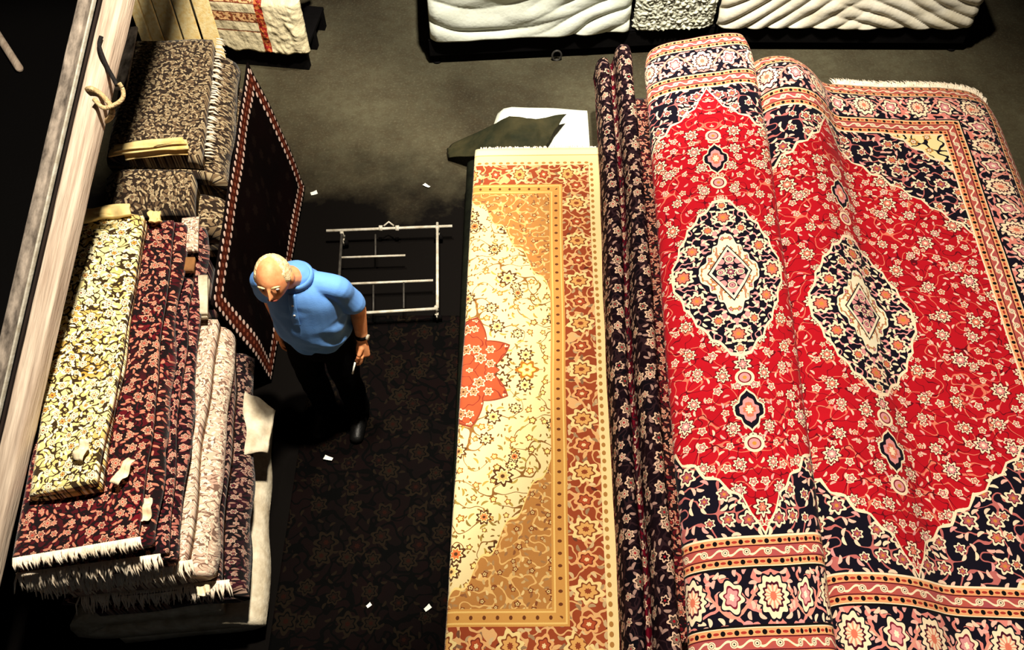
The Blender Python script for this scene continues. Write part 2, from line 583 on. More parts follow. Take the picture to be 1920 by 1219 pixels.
def patterned(name, c1, c2, line, fl, core, cell=0.085, lw=0.045, scale=16.0, stripe=None, sheen=0.1, leafc=None, spec=0.08, lk=1.0, fr=0.30):
    """an all-over floral rug: two ground colours, dark curling lines, florets"""
    mb = MB(name)
    p, q = mb.uv()
    col = mb.mix(mb.m('MULTIPLY_ADD', mb.noise(mb.vec(p, q, 1.5), 5.0, 3.0), 2.6, -0.8), c1, c2)
    if stripe:
        per, sc_, wd = stripe
        col = mb.mix(abs(mb.cell(p, per)) < wd, col, sc_)
    col = mb.mix(vine(mb, p, q, scale, lw, 2.5), col, line)
    col = mb.mix(vine(mb, p, q, scale * 1.6, lw * 1.1, 6.5), col, line)
    lf, lr = leaves(mb, p, q, cell * 0.55, 0.017 * lk, 0.007 * lk, 4.4)
    col = mb.mix(lf < 1.0, col, leafc or fl)
    rn, an, r1 = florets(mb, p, q, cell, cell * fr, 3.3, 6.0)
    col = rosette(mb, col, rn, fl, mb.mix(r1, c2, fl), core, line)
    return mb.done(col, 0.9, wool_bump(mb, p, q), 0.4, 0.006, sheen=sheen, spec=spec)


def plain(name, c, c2=None, scale=8.0, rough=0.85, bstr=0.25, bscale=60.0, metal=0.0, spec=0.2, stretch=None, bdist=0.01):
    mb = MB(name)
    v = mb.obj()
    if stretch:
        x, y, z = mb.sep(v)
        v = mb.vec(x * stretch[0], y * stretch[1], z * stretch[2])
    n = mb.noise(v, scale, 4.0, 0.6)
    n = mb.m('MULTIPLY_ADD', n, 2.4, -0.7)
    n = mb.mn(mb.mxx(n, 0.0), 1.0)
    col = mb.mix(n, c, c2 or tuple(x * 0.7 for x in c))
    return mb.done(col, rough, mb.noise(v, bscale, 3.0), bstr, bdist, spec=spec, metal=metal)


def floor_mat():
    mb = MB('stained_concrete')
    v = mb.obj()
    n = mb.noise(v, 1.1, 5.0, 0.65)
    n2 = mb.noise(v, 14.0, 4.0, 0.7)
    n = mb.mn(mb.mxx(n * 2.6 - 0.85, 0.0), 1.0)
    col = mb.mix(n, lin((50, 44, 33)), lin((84, 80, 62)))
    col = mb.mix(mb.mn(mb.mxx(n2 * 3.0 - 1.2, 0.0), 1.0) * 0.6, col, lin((58, 48, 34)))
    n3 = mb.noise(v, 55.0, 3.0, 0.7)
    col = mb.mix(mb.mn(mb.mxx(n3 * 5.0 - 2.6, 0.0), 1.0) * 0.25, col, lin((116, 110, 88)))
    x, y, z = mb.sep(v)
    # darkness of the aisle between the rug piles, painted into the floor, ragged edge
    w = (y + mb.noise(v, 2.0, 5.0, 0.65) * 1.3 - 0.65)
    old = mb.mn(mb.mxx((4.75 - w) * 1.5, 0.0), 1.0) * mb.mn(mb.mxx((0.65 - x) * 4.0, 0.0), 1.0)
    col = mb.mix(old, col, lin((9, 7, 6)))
    side = mb.mn(mb.mxx((0.0 - x - 2.6) * 2.0, 0.0), 1.0)  # unlit floor at the far left, painted near-black
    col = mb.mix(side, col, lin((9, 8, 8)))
    return mb.done(col, 0.85, mb.noise(v, 40.0, 4.0), 0.25, 0.01, spec=0.04)


M = {}
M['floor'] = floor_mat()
M['dark_wall'] = plain('sooty_plaster', lin((40, 36, 32)), lin((28, 25, 22)), 2, 0.9, 0.2, 20, spec=0.05)
M['red'] = medallion_carpet('red_medallion_wool')
M['ivory'] = ivory_carpet('ivory_floral_wool')
M['navy'] = patterned('navy_floral_wool', lin((11, 9, 15)), lin((24, 9, 14)), lin((40, 24, 28)), lin((206, 172, 146)), lin((150, 20, 34)),
                      0.095, 0.03, 14.0, leafc=lin((150, 118, 108)), stripe=(0.30, lin((90, 10, 26)), 0.035), sheen=0.0, spec=0.03, fr=0.27)
M['yellow'] = patterned('yellow_floral_wool', lin((238, 226, 160)), lin((190, 146, 60)), lin((52, 38, 20)), lin((246, 236, 196)), lin((130, 60, 30)), 0.062, 0.036, 22.0, lk=0.75, fr=0.27)
M['crimson'] = patterned('crimson_floral_wool', lin((18, 11, 14)), lin((96, 10, 22)), lin((20, 9, 12)), lin((206, 150, 124)), lin((170, 56, 40)),
                         0.058, 0.045, 20.0, leafc=lin((176, 112, 90)), lk=0.72, fr=0.27)
M['wine'] = patterned('wine_floral_wool', lin((70, 10, 22)), lin((30, 10, 18)), lin((14, 8, 12)), lin((200, 150, 128)), lin((150, 40, 40)),
                      0.05, 0.05, 22.0, leafc=lin((160, 96, 84)), lk=0.7, fr=0.25)
M['greige'] = patterned('greige_floral_wool', lin((214, 190, 164)), lin((190, 152, 134)), lin((120, 92, 78)), lin((236, 220, 194)), lin((160, 100, 90)), 0.045, 0.025, 24.0, lk=0.6, fr=0.25)
M['plum'] = patterned('plum_floral_wool', lin((18, 12, 16)), lin((58, 18, 30)), lin((12, 8, 11)), lin((176, 146, 128)), lin((110, 30, 44)),
                      0.042, 0.04, 24.0, leafc=lin((130, 96, 84)), lk=0.6, fr=0.24)
M['grey_brown'] = patterned('grey_brown_floral_wool', lin((128, 106, 78)), lin((92, 72, 54)), lin((44, 33, 26)), lin((176, 156, 122)), lin((100, 60, 44)),
                            0.05, 0.055, 20.0, lk=0.65, fr=0.22)
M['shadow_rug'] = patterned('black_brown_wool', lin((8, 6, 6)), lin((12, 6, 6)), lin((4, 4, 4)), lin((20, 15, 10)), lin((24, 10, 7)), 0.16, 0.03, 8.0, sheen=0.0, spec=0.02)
M['cream_cloth'] = plain('cream_cotton', lin((226, 216, 192)), lin((180, 164, 136)), 14, 0.9, 0.5, 30)
M['fringe'] = plain('fringe_cotton', lin((252, 240, 220)), lin((226, 204, 176)), 30, 0.9, 0.2, 60)
M['white_cloth'] = plain('white_dust_sheet', lin((240, 242, 226)), lin((220, 222, 202)), 5, 0.85, 0.3, 40)
M['ivory_cloth'] = plain('ivory_dust_sheet', lin((242, 234, 214)), lin((224, 212, 184)), 5, 0.85, 0.3, 40)
M['shaggy'] = plain('shaggy_wool', lin((236, 234, 214)), lin((190, 188, 160)), 26, 0.95, 1.0, 40)
M['black_frame'] = plain('black_painted_steel', lin((13, 11, 11)), lin((7, 6, 6)), 8, 0.8, 0.2, 40, spec=0.05)
M['steel'] = plain('worn_bare_steel', lin((196, 192, 180)), lin((150, 140, 120)), 20, 0.45, 0.2, 60, spec=0.5)
M['dull_steel'] = plain('dark_steel', lin((70, 66, 60)), lin((40, 38, 36)), 20, 0.5, 0.2, 60)
M['timber'] = plain('weathered_pale_timber', lin((214, 196, 176)), lin((160, 138, 120)), 5, 0.85, 0.5, 14, stretch=(6, 0.5, 6))
M['old_timber'] = plain('mouldy_grey_timber', lin((168, 154, 140)), lin((44, 38, 34)), 22, 0.9, 0.6, 30, stretch=(1, 0.45, 1))
M['dark_timber'] = plain('dark_brown_timber', lin((40, 28, 22)), lin((20, 14, 12)), 8, 0.85, 0.4, 20, stretch=(6, 0.5, 6))  # brown kept dark to carry the shade between the rails
M['pale_timber'] = plain('pale_pine', lin((252, 236, 184)), lin((232, 196, 120)), 4, 0.8, 0.3, 16, stretch=(8, 0.6, 8))
M['rope'] = plain('hemp_rope', lin((206, 184, 140)), lin((150, 120, 80)), 60, 0.9, 0.8, 120)
M['black_rope'] = plain('black_cord', lin((24, 20, 20)), lin((12, 10, 10)), 60, 0.8, 0.5, 120)
M['tarp'] = plain('green_tarpaulin', lin((62, 57, 36)), lin((28, 32, 20)), 6, 0.8, 0.6, 18, spec=0.1)
M['dark_tarp'] = plain('black_green_wool', lin((22, 24, 16)), lin((9, 10, 8)), 10, 0.9, 0.4, 40, spec=0.03)
M['foam'] = plain('cream_felt', lin((246, 222, 158)), lin((222, 186, 112)), 10, 0.9, 0.3, 40)
M['paper'] = plain('paper', lin((240, 226, 196)), lin((214, 190, 150)), 20, 0.8, 0.2, 40)
M['scrap'] = plain('white_paper', lin((240, 240, 232)), lin((220, 220, 210)), 20, 0.8, 0.1, 40)
M['skin'] = plain('skin', lin((226, 158, 108)), lin((206, 128, 82)), 26, 0.55, 0.15, 90, spec=0.35, bdist=0.002)
M['hair'] = plain('grey_hair', lin((236, 218, 176)), lin((170, 140, 92)), 60, 0.8, 0.8, 160, bdist=0.004)
M['shirt'] = plain('blue_cotton', lin((98, 148, 214)), lin((86, 134, 202)), 8, 0.85, 0.3, 180, bdist=0.002)
M['trousers'] = plain('black_trousers', lin((10, 9, 10)), lin((6, 5, 6)), 8, 0.9, 0.3, 60, spec=0.03)
M['shoe'] = plain('black_shoe_leather', lin((14, 12, 11)), lin((8, 8, 8)), 8, 0.45, 0.2, 60)
M['eye_white'] = plain('eye_white', lin((230, 222, 210)), lin((220, 210, 200)), 8, 0.4, 0.0)
M['iris'] = plain('brown_iris', lin((40, 24, 16)), lin((30, 18, 12)), 8, 0.3, 0.0)
M['brown'] = plain('brown_cardboard', lin((150, 104, 60)), lin((110, 74, 44)), 14, 0.9, 0.3, 40)


# ------------------------------------------------------------------ sheet builder
def sheet(name, nu, nv, fn, uvf, thick, mat, parent=None):
    """a thick cloth: top surface fn(i/nu, j/nv), bottom offset by thick along the normal, closed at its edges"""
    P = [[Vector(fn(i / nu, j / nv)) for i in range(nu + 1)] for j in range(nv + 1)]
    top, bot, uvt = [], [], []
    for j in range(nv + 1):
        for i in range(nu + 1):
            a = P[j][min(i + 1, nu)] - P[j][max(i - 1, 0)]
            b = P[min(j + 1, nv)][i] - P[max(j - 1, 0)][i]
            n = a.cross(b)
            n = n.normalized() if n.length > 1e-9 else Vector((0, 0, 1))
            top.append(P[j][i]); bot.append(P[j][i] - n * thick)
            uvt.append(uvf(i / nu, j / nv))
    w = nu + 1
    N = len(top)
    F = []
    for j in range(nv):
        for i in range(nu):
            a = j * w + i
            F.append((a, a + 1, a + 1 + w, a + w))
            F.append((N + a, N + a + w, N + a + 1 + w, N + a + 1))
    for i in range(nu):
        F.append((i, N + i, N + i + 1, i + 1))
        a = nv * w + i
        F.append((a, a + 1, N + a + 1, N + a))
    for j in range(nv):
        a = j * w
        F.append((a, a + w, N + a + w, N + a))
        a = j * w + nu
        F.append((a, N + a, N + a + w, a + w))
    return mesh(name, top + bot, F, mat, parent, uvt + uvt)


def profile(pts, step=0.012):
    """resample a polyline [(x, z)] by arc length after smoothing; returns points and lengths"""
    for _ in range(3):
        q = [pts[0]]
        for a, b in zip(pts[:-1], pts[1:]):
            q.append((a[0] * 0.75 + b[0] * 0.25, a[1] * 0.75 + b[1] * 0.25))
            q.append((a[0] * 0.25 + b[0] * 0.75, a[1] * 0.25 + b[1] * 0.75))
        q.append(pts[-1])
        pts = q
    L = [0.0]
    for a, b in zip(pts[:-1], pts[1:]):
        L.append(L[-1] + math.hypot(b[0] - a[0], b[1] - a[1]))
    n = max(8, int(L[-1] / step))
    out, k = [], 0
    for i in range(n + 1):
        s = L[-1] * i / n
        while k < len(L) - 2 and L[k + 1] < s: k += 1
        f = (s - L[k]) / max(L[k + 1] - L[k], 1e-9)
        out.append((pts[k][0] + (pts[k + 1][0] - pts[k][0]) * f, pts[k][1] + (pts[k + 1][1] - pts[k][1]) * f))
    return out, L[-1]


def folded_rug(name, FL, FR, NR, NL, z0, z1, n, mat, label, cat='rug', group=None, seed=0, wob=0.012, fill=0.44, top_fn=None, stag=0.0):
    """a rug folded back and forth into n layers between z0 and z1; corners are world points"""
    FL, FR, NR, NL = [Vector((c[0], c[1])) for c in (FL, FR, NR, NL)]
    W = ((FR - FL).length + (NR - NL).length) / 2
    Lg = ((FL - NL).length + (FR - NR).length) / 2
    t = (z1 - z0) / n
    pts = []
    for k in range(n):
        zc = z0 + t * (k + 0.5)
        rr = t * 0.5
        xs = [rr + (W - 2 * rr) * i / 14 for i in range(15)]
        if k % 2: xs = xs[::-1]
        if (n - k) % 2 == 0: xs = xs
        pts += [(x, zc) for x in xs]
        if k < n - 1:
            cx = W - rr if k % 2 == 0 else rr
            sg = 1 if k % 2 == 0 else -1
            for a in (-60, -30, 0, 30, 60):
                pts.append((cx + sg * rr * math.cos(R(a)), zc + rr + rr * math.sin(R(a))))
    if n % 2 == 0:
        pts = [(W - x, z) for x, z in pts]     # the last fold always shows on the right-hand side
    S = [0.0]
    for a, b in zip(pts[:-1], pts[1:]): S.append(S[-1] + math.hypot(b[0] - a[0], b[1] - a[1]))
    m = len(pts)
    hl = t * fill
    nrm = []
    for i in range(m):
        a, b = pts[max(i - 1, 0)], pts[min(i + 1, m - 1)]
        dx, dz = b[0] - a[0], b[1] - a[1]
        l = math.hypot(dx, dz) or 1
        nrm.append((-dz / l, dx / l))
    loop = [(pts[i][0] + nrm[i][0] * hl, pts[i][1] + nrm[i][1] * hl, S[i]) for i in range(m)] + \
           [(pts[i][0] - nrm[i][0] * hl, pts[i][1] - nrm[i][1] * hl, S[i]) for i in reversed(range(m))]
    K = len(loop)
    nv = max(16, int(Lg / 0.03))
    V, UV = [], []
    for j in range(nv + 1):
        v = j / nv
        for (x, z, s) in loop:
            u = x / W
            lay = (z - z0) / t
            vv = v + (stag * math.sin(int(lay) * 2.7 + seed) / Lg if stag else 0) * (v * 2 - 1)
            a = FL.lerp(NL, vv); b = FR.lerp(NR, vv)
            c = a.lerp(b, u)
            wv = nz(v * Lg * 3.0, int(lay + 0.01) * 1.7, seed + 3.1) * wob * 2 * u ** 3
            wy = nz(u * W * 4.0, int(lay + 0.01) * 2.3, seed + 9.7) * wob * (v ** 6 + (1 - v) ** 6)
            d = (b - a).normalized()
            c = c + d * wv + Vector((-d.y, d.x)) * wy
            zz = z + nz(c.x * 3.0, c.y * 3.0, seed) * 0.010 * (0.4 + 0.6 * (z - z0) / max(z1 - z0, 1e-6))
            if top_fn: zz += top_fn(u, v, c) * (z - z0) / (z1 - z0)
            V.append(Vector((c.x, c.y, zz)))
            UV.append((s, vv * Lg))
    F = []
    for j in range(nv):
        for i in range(K):
            a, b = j * K + i, j * K + (i + 1) % K
            F.append((a, b, b + K, a + K))
    for j in (0, nv):
        for i in range(m - 1):
            a, b = j * K + i, j * K + i + 1
            c, d = j * K + K - 2 - i, j * K + K - 1 - i
            F.append((a, b, c, d))
    cen = sum(V, Vector()) / len(V)
    org = Vector((cen.x, cen.y, z0))
    o = mesh(name, [v - org for v in V], F, mat, None, UV)
    o.location = org
    tag(o, label, cat, group)
    return o


def fringe_strip(parent, pts_fn, n, ln, mat, name='fringe', seed=1, down=0.3, off=(0, 0, 0)):
    """short cotton strands along an edge; pts_fn(t) -> (point, outward direction); points in world, parent unrotated"""
    rnd = random.Random(seed)
    g = Geo()
    for i in range(n):
        p, d = pts_fn((i + rnd.random() * 0.6) / n)
        d = Vector(d).normalized()
        side = Vector((-d.y, d.x, 0))
        L = ln * (0.6 + 0.7 * rnd.random())
        e = p + d * L + side * (rnd.random() - 0.5) * L * 0.9 + Vector((0, 0, -down * L))
        mid = (p + e) / 2 + Vector((0, 0, 0.15 * L)) + side * (rnd.random() - 0.5) * L * 0.3
        g.tube([p - d * 0.008, mid, e], [0.0045, 0.0042, 0.002], 5)
    o = g.build(name, mat, parent)
    off = parent.location
    for v in o.data.vertices: v.co -= off
    return o


# ================================================================== SETTING
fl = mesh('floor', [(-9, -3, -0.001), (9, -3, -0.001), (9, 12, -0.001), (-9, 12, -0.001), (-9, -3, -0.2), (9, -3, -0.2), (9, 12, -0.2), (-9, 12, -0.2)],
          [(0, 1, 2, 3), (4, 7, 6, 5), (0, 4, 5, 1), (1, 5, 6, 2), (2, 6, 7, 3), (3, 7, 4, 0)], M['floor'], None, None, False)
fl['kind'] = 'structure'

for nm, c, d in (('wall_back', (0, 11.9, 4.5), (18, 0.2, 9)), ('wall_left', (-8.9, 4.5, 4.5), (0.2, 15, 9)), ('wall_right', (8.9, 4.5, 4.5), (0.2, 15, 9)),
                 ('ceiling', (0, 4.5, 9.1), (18, 15, 0.2))):
    g = Geo(); g.box(c, d)
    g.build(nm, M['dark_wall'], None, False)['kind'] = 'structure'

# ================================================================== RIGHT: the big carpet piles
YC, HL = 2.93, 1.95


# --- stack under the red carpets
def slabs(x0, x1, y0, y1, z0, z1, n, mats, labels, group, seed):
    t = (z1 - z0) / n
    for k in range(n):
        rr = random.Random(seed + k)
        e = [rr.uniform(-0.03, 0.03) for _ in range(4)]
        folded_rug('folded_carpet', (x0 + e[0], y1 + e[1]), (x1, y1 + e[1]), (x1, y0), (x0 + e[2], y0),
                   z0 + k * t, z0 + (k + 1) * t - 0.004, 2, mats[k % len(mats)], labels[k], 'carpet', group, seed + k)


slabs(0.62, 2.78, 1.15, 4.62, 0.0, 0.53, 3, [M['crimson'], M['navy'], M['crimson']],
      ['dark red folded carpet lowest in the pile under the red medallion carpets',
       'navy folded carpet in the middle of the pile under the red medallion carpets',
       'dark red folded carpet right beneath the two red medallion carpets'], 'folded carpets under the red medallion carpets', 11)

# --- carpet B: the wide one at the right, its left part raised in a fold
BX = 1.84
TW_B = R(2.6)
prof_b, LB = profile([(-0.43, 0.60), (-0.40, 0.66), (-0.33, 0.70), (-0.20, 0.715), (-0.08, 0.70), (0.03, 0.655), (0.10, 0.61), (0.20, 0.60),
                      (0.40, 0.605), (0.70, 0.60), (0.95, 0.60), (1.08, 0.585), (1.18, 0.54), (1.25, 0.46), (1.275, 0.40)], 0.014)
# arc length at p = 0 of the medallion axis
S0 = 0.0
acc = 0.0
for a, b in zip(prof_b[:-1], prof_b[1:]):
    acc += math.hypot(b[0] - a[0], b[1] - a[1])
    if b[0] <= 0.0: S0 = acc
nuB = len(prof_b) - 1


def carpet_b(u, v):
    i = u * nuB
    k = min(int(i), nuB - 1); f = i - k
    x = prof_b[k][0] * (1 - f) + prof_b[k + 1][0] * f
    z = prof_b[k][1] * (1 - f) + prof_b[k + 1][1] * f
    q = (v - 0.5) * 2 * HL
    hump = max(0.0, z - 0.605)
    k = max(0.0, min(1.0, (q - 0.2) / 1.5))
    z += hump * (1.4 * k * k + 0.10 * (1 - k))
    far = max(0.0, q - 1.6)
    z -= far ** 2 * 0.5 * (1 + 6 * hump)
    z += nz(x * 3.0, q * 1.6, 5.0) * 0.012 + nz(x * 9.0, q * 5.0, 8.0) * 0.004
    x += hump * 0.2 * math.sin(q * 1.7 + 0.4)
    y = 2.80 + q
    ca, sa = math.cos(TW_B), math.sin(TW_B)
    return (BX + x * ca + q * sa * 1.0, y - x * sa, z)


cb = sheet('medallion_carpet', nuB, 150, carpet_b, lambda u, v: (u * LB - S0, (v - 0.5) * 2 * HL), 0.014, M['red'])
tag(cb, 'wide red medallion carpet spread open at the right with white fringe', 'carpet', 'red medallion carpets')


def edge_b(t):
    u = 0.37 + t * 0.60
    return Vector(carpet_b(u, 1.0)) + Vector((0, 0, -0.006)), (0, 1, 0)


fringe_strip(cb, edge_b, 420, 0.065, M['fringe'], seed=4, down=0.1)

# --- carpet A: folded lengthwise so that only its middle shows
AX = 1.135
TW_A = R(2.0)
ZA = 0.68
prof_a, LA = profile([(0.04, 0.600), (-0.16, 0.602), (-0.29, 0.61), (-0.350, 0.66), (-0.335, 0.73), (-0.25, 0.785), (-0.08, 0.825), (0.10, 0.855), (0.22, 0.872),
                      (0.30, 0.865), (0.345, 0.83), (0.345, 0.785), (0.30, 0.75), (0.17, 0.735), (0.05, 0.72)], 0.012)
accs = [0.0]
for a, b in zip(prof_a[:-1], prof_a[1:]): accs.append(accs[-1] + math.hypot(b[0] - a[0], b[1] - a[1]))
S0A = min((abs(x) + (0 if z > 0.78 else 9), s) for (x, z), s in zip(prof_a, accs))[1]
nuA = len(prof_a) - 1


def carpet_a(u, v):
    i = u * nuA
    k = min(int(i), nuA - 1); f = i - k
    x = prof_a[k][0] * (1 - f) + prof_a[k + 1][0] * f
    z = prof_a[k][1] * (1 - f) + prof_a[k + 1][1] * f
    q = (v - 0.5) * 2 * HL
    far = max(0.0, q - 1.5)
    z -= far ** 2 * 0.12
    top = max(0.0, (z - 0.64) / 0.2)
    z += (nz(x * 3.0, q * 1.4, 15.0) * 0.02 + nz(x * 8.0, q * 5.0, 18.0) * 0.005) * top
    w = 1.0 + 0.05 * nz(q * 1.1, 0, 21.0)
    if q > 1.72: w -= (q - 1.72) ** 2 * 1.6
    x = x * w
    if x > 0.06: x = 0.06 + (x - 0.06) * (0.80 + 0.12 * max(-1.95, min(1.0, q)))
    y = YC + q + 0.03 * (x - 0.0)
    ca, sa = math.cos(TW_A), math.sin(TW_A)
    return (AX + x * ca + q * sa, y - x * sa, z)


ca_ = sheet('medallion_carpet', nuA, 150, carpet_a, lambda u, v: (u * LA - S0A, (v - 0.5) * 2 * HL), 0.014, M['red'])
tag(ca_, 'red medallion carpet folded lengthwise beside the ridged navy carpet', 'carpet', 'red medallion carpets')

# --- carpet C: gathered into narrow dark ridges at the left flank of the pile
prof_c, LC = profile([(0.100, 0.60), (0.100, 0.68), (0.085, 0.735), (0.050, 0.745), (0.015, 0.735), (-0.004, 0.69), (-0.014, 0.60), (-0.024, 0.575), (-0.034, 0.59), (-0.050, 0.630), (-0.080, 0.640),
                      (-0.112, 0.615), (-0.128, 0.55), (-0.134, 0.455)], 0.008)
prof_c = prof_c[::-1]
nuC = len(prof_c) - 1
CX = 0.645


def carpet_c(u, v):
    i = u * nuC
    k = min(int(i), nuC - 1); f = i - k
    x = prof_c[k][0] * (1 - f) + prof_c[k + 1][0] * f
    z = prof_c[k][1] * (1 - f) + prof_c[k + 1][1] * f
    q = (v - 0.5) * 2 * 1.98
    far = max(0.0, q - 1.7)
    z -= far ** 2 * 0.7
    z += nz(x * 5.0, q * 2.0, 33.0) * 0.012 * (z > 0.62)
    x = x + 0.006 * math.sin(q * 2.6 + x * 9) + 0.006 * nz(q * 3.0, x * 6.0, 37.0)
    return (CX + x + q * math.sin(R(1.4)), YC + 0.06 + q, z)


cc_ = sheet('ridged_carpet', nuC, 130, carpet_c, lambda u, v: (u * LC, (v - 0.5) * 3.96), 0.010, M['navy'])
tag(cc_, 'navy floral carpet gathered into narrow ridges between the ivory and red carpets', 'carpet')

# --- the ivory carpet and its stack
slabs(-0.275, 0.56, 1.12, 4.22, 0.0, 0.36, 3, [M['dark_tarp']],
      ['black green folded rug on the floor, lowest beneath the ivory carpet',
       'black green folded rug in the middle of the stack beneath the ivory carpet',
       'black green folded rug topmost of the stack beneath the ivory carpet'], 'dark folded rugs beneath the ivory carpet', 51)
YI, IL, IX0 = 2.60, 1.68, -0.268
prof_i, LI = profile([(0.70, 0.372), (0.30, 0.372), (0.04, 0.372), (0.005, 0.378), (-0.006, 0.392), (0.005, 0.406), (0.04, 0.412), (0.30, 0.416), (0.60, 0.42), (0.79, 0.42)], 0.015)
accs = [0.0]
for a, b in zip(prof_i[:-1], prof_i[1:]): accs.append(accs[-1] + math.hypot(b[0] - a[0], b[1] - a[1]))
S0I = min((x, s) for (x, z), s in zip(prof_i, accs))[1]
nuI = len(prof_i) - 1


def carpet_i(u, v):
    i = u * nuI
    k = min(int(i), nuI - 1); f = i - k
    x = prof_i[k][0] * (1 - f) + prof_i[k + 1][0] * f
    z = prof_i[k][1] * (1 - f) + prof_i[k + 1][1] * f
    q = (v - 0.5) * 2 * IL
    z += nz(x * 2.0, q * 1.5, 41.0) * 0.006 * (z > 0.39)
    return (IX0 + x + q * math.sin(R(1.1)) + 0.008 * nz(q * 1.5, 0, 3.0), YI + q - 0.06 * x * 0, z)


ci = sheet('ivory_carpet', nuI, 120, carpet_i, lambda u, v: (u * LI - S0I, (v - 0.5) * 2 * IL), 0.010, M['ivory'])
tag(ci, 'ivory and rust floral carpet folded in half at the aisle edge of the big pile', 'carpet')


def edge_i(t):
    return Vector(carpet_i(0.5 + t * 0.49, 1.0)) + Vector((0, 0, -0.004)), (0, 1, 0)


fringe_strip(ci, edge_i, 110, 0.025, M['fringe'], seed=9)

# --- white rug and green tarpaulin behind the ivory carpet
wr = folded_rug('white_rug', (-0.06, 4.84), (0.585, 4.80), (0.585, 4.33), (-0.16, 4.36), 0.0, 0.28, 2, M['white_cloth'],
                'white folded rug lying behind the ivory carpet under the green tarpaulin', 'rug', None, 61)
TP = [[at(840, 300, 0.02), at(905, 296, 0.20), at(960, 285, 0.30), at(1004, 281, 0.315), at(1022, 281, 0.315)],
      [at(838, 285, 0.02), at(908, 268, 0.22), at(958, 258, 0.325), at(1004, 254, 0.35), at(1040, 250, 0.32)],
      [at(850, 272, 0.02), at(918, 242, 0.22), at(955, 222, 0.33), at(1004, 228, 0.36), at(1062, 218, 0.35)]]


def tarp(u, v):
    a = u * 4; i = min(int(a), 3); fu = a - i
    b = v * 2; j = min(int(b), 1); fv = b - j
    p = TP[j][i].lerp(TP[j][i + 1], fu).lerp(TP[j + 1][i].lerp(TP[j + 1][i + 1], fu), fv)
    p.z += 0.018 * abs(nz(u * 6, v * 3, 71.0)) + 0.02
    return p


tp = sheet('tarpaulin', 60, 24, tarp, lambda u, v: (u, v), 0.004, M['tarp'])
tag(tp, 'crumpled dark green tarpaulin at the far end of the ivory carpet', 'tarpaulin')

# ================================================================== FLOOR OF THE AISLE
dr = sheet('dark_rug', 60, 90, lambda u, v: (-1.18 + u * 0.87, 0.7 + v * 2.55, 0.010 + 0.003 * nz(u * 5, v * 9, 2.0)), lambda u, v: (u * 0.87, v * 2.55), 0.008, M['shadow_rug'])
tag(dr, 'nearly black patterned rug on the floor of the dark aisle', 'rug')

scraps = [(800, 349, 'paper scrap on the floor between the trolley frame and the green tarpaulin', 0.03),
          (589, 363, 'paper scrap on the floor beside the hanging black rug', 0.028),
          (616, 860, 'bright white speck on the dark rug in front of the man', 0.03),  # small white sheet, bright against the rug
          (692, 1136, 'small paper scrap on the dark rug near the bottom of the aisle', 0.016),
          (802, 1141, 'thin paper scrap close to the near end of the ivory carpet', 0.022)]
for i, (x, y, lb, s) in enumerate(scraps):
    h = 0.0185 if y > 700 else 0.003
    c = at(x, y, h)
    rr = random.Random(i)
    a = rr.uniform(0, 3)

    def sf(u, v, a=a, s=s, c=c):
        xx, yy = (u - 0.5) * s * 1.6, (v - 0.5) * s * (0.7 + 0.3 * u)
        return (c.x + xx * math.cos(a) - yy * math.sin(a), c.y + xx * math.sin(a) + yy * math.cos(a), c.z + 0.001 + 0.010 * (u - 0.4) ** 2 + 0.008 * v * v)
    o = sheet('paper_scrap', 6, 5, sf, lambda u, v: (u, v), 0.0006, M['scrap'])
    tag(o, lb, 'paper scrap', 'paper scraps on the floor')

# --- trolley frame of bare rods
tz = 0.145
A, B, C_, D = at(628, 433, tz), at(836, 424, tz), at(820, 578, tz), at(628, 590, tz)
cen = (A + B + C_ + D) / 4
tr = empty('rod_trolley', (cen.x, cen.y, 0), 0, 'low trolley frame of pale bare metal rods on the floor behind the man', 'trolley')


def rod(name, a, b, r=0.0095, mat='steel', ext=0.0):
    g = Geo()
    a, b = Vector(a), Vector(b)
    d = (b - a).normalized()
    a2, b2 = a - d * ext, b + d * ext
    o_ = Vector((cen.x, cen.y, 0))
    g.tube([a2 - o_, (a2 + b2) / 2 - o_, b2 - o_], r, 8)
    return g.build(name, M[mat], tr)


def P(x, y): return at(x, y, tz)


rod('rail', P(612, 433), P(848, 424))
rod('rail', P(628, 590), P(818, 579))
rod('rail', P(820, 418), P(820, 578))
rod('rail', P(641, 436), P(632, 588), mat='dull_steel')
rod('crossbar', P(640, 483), P(760, 479), 0.007)
rod('crossbar', P(640, 533), P(812, 526), 0.008)
rod('strut', P(757, 530), P(757, 578), 0.006, 'dull_steel')
rod('strut', P(700, 535), P(700, 583), 0.006, 'dull_steel')
rod('strut', P(704, 440), P(704, 480), 0.006, 'dull_steel')
for (x, y) in ((641, 437), (820, 427), (818, 577), (634, 586)):
    c = P(x, y) - Vector((cen.x, cen.y, 0))
    g = Geo()
    g.tube([c + Vector((0, 0, 0.012)), c + Vector((0, 0, -0.05))], 0.012, 8)
    w = c + Vector((0, 0, -tz + 0.045))
    g.tube([w + Vector((0, 0.016, 0.05)), w + Vector((0, 0.016, 0))], 0.006, 6)
    g.tube([w + Vector((0, -0.016, 0.05)), w + Vector((0, -0.016, 0))], 0.006, 6)
    g.box(w + Vector((0, 0, 0.052)), (0.022, 0.042, 0.008))
    ca = g.build('caster', M['steel'], tr)
    g = Geo()
    g.tube([w + Vector((0, -0.011, 0)), w + Vector((0, 0.011, 0))], 0.029, 16, ref=(0, 0, 1))
    g.build('wheel', M['black_frame'], ca)

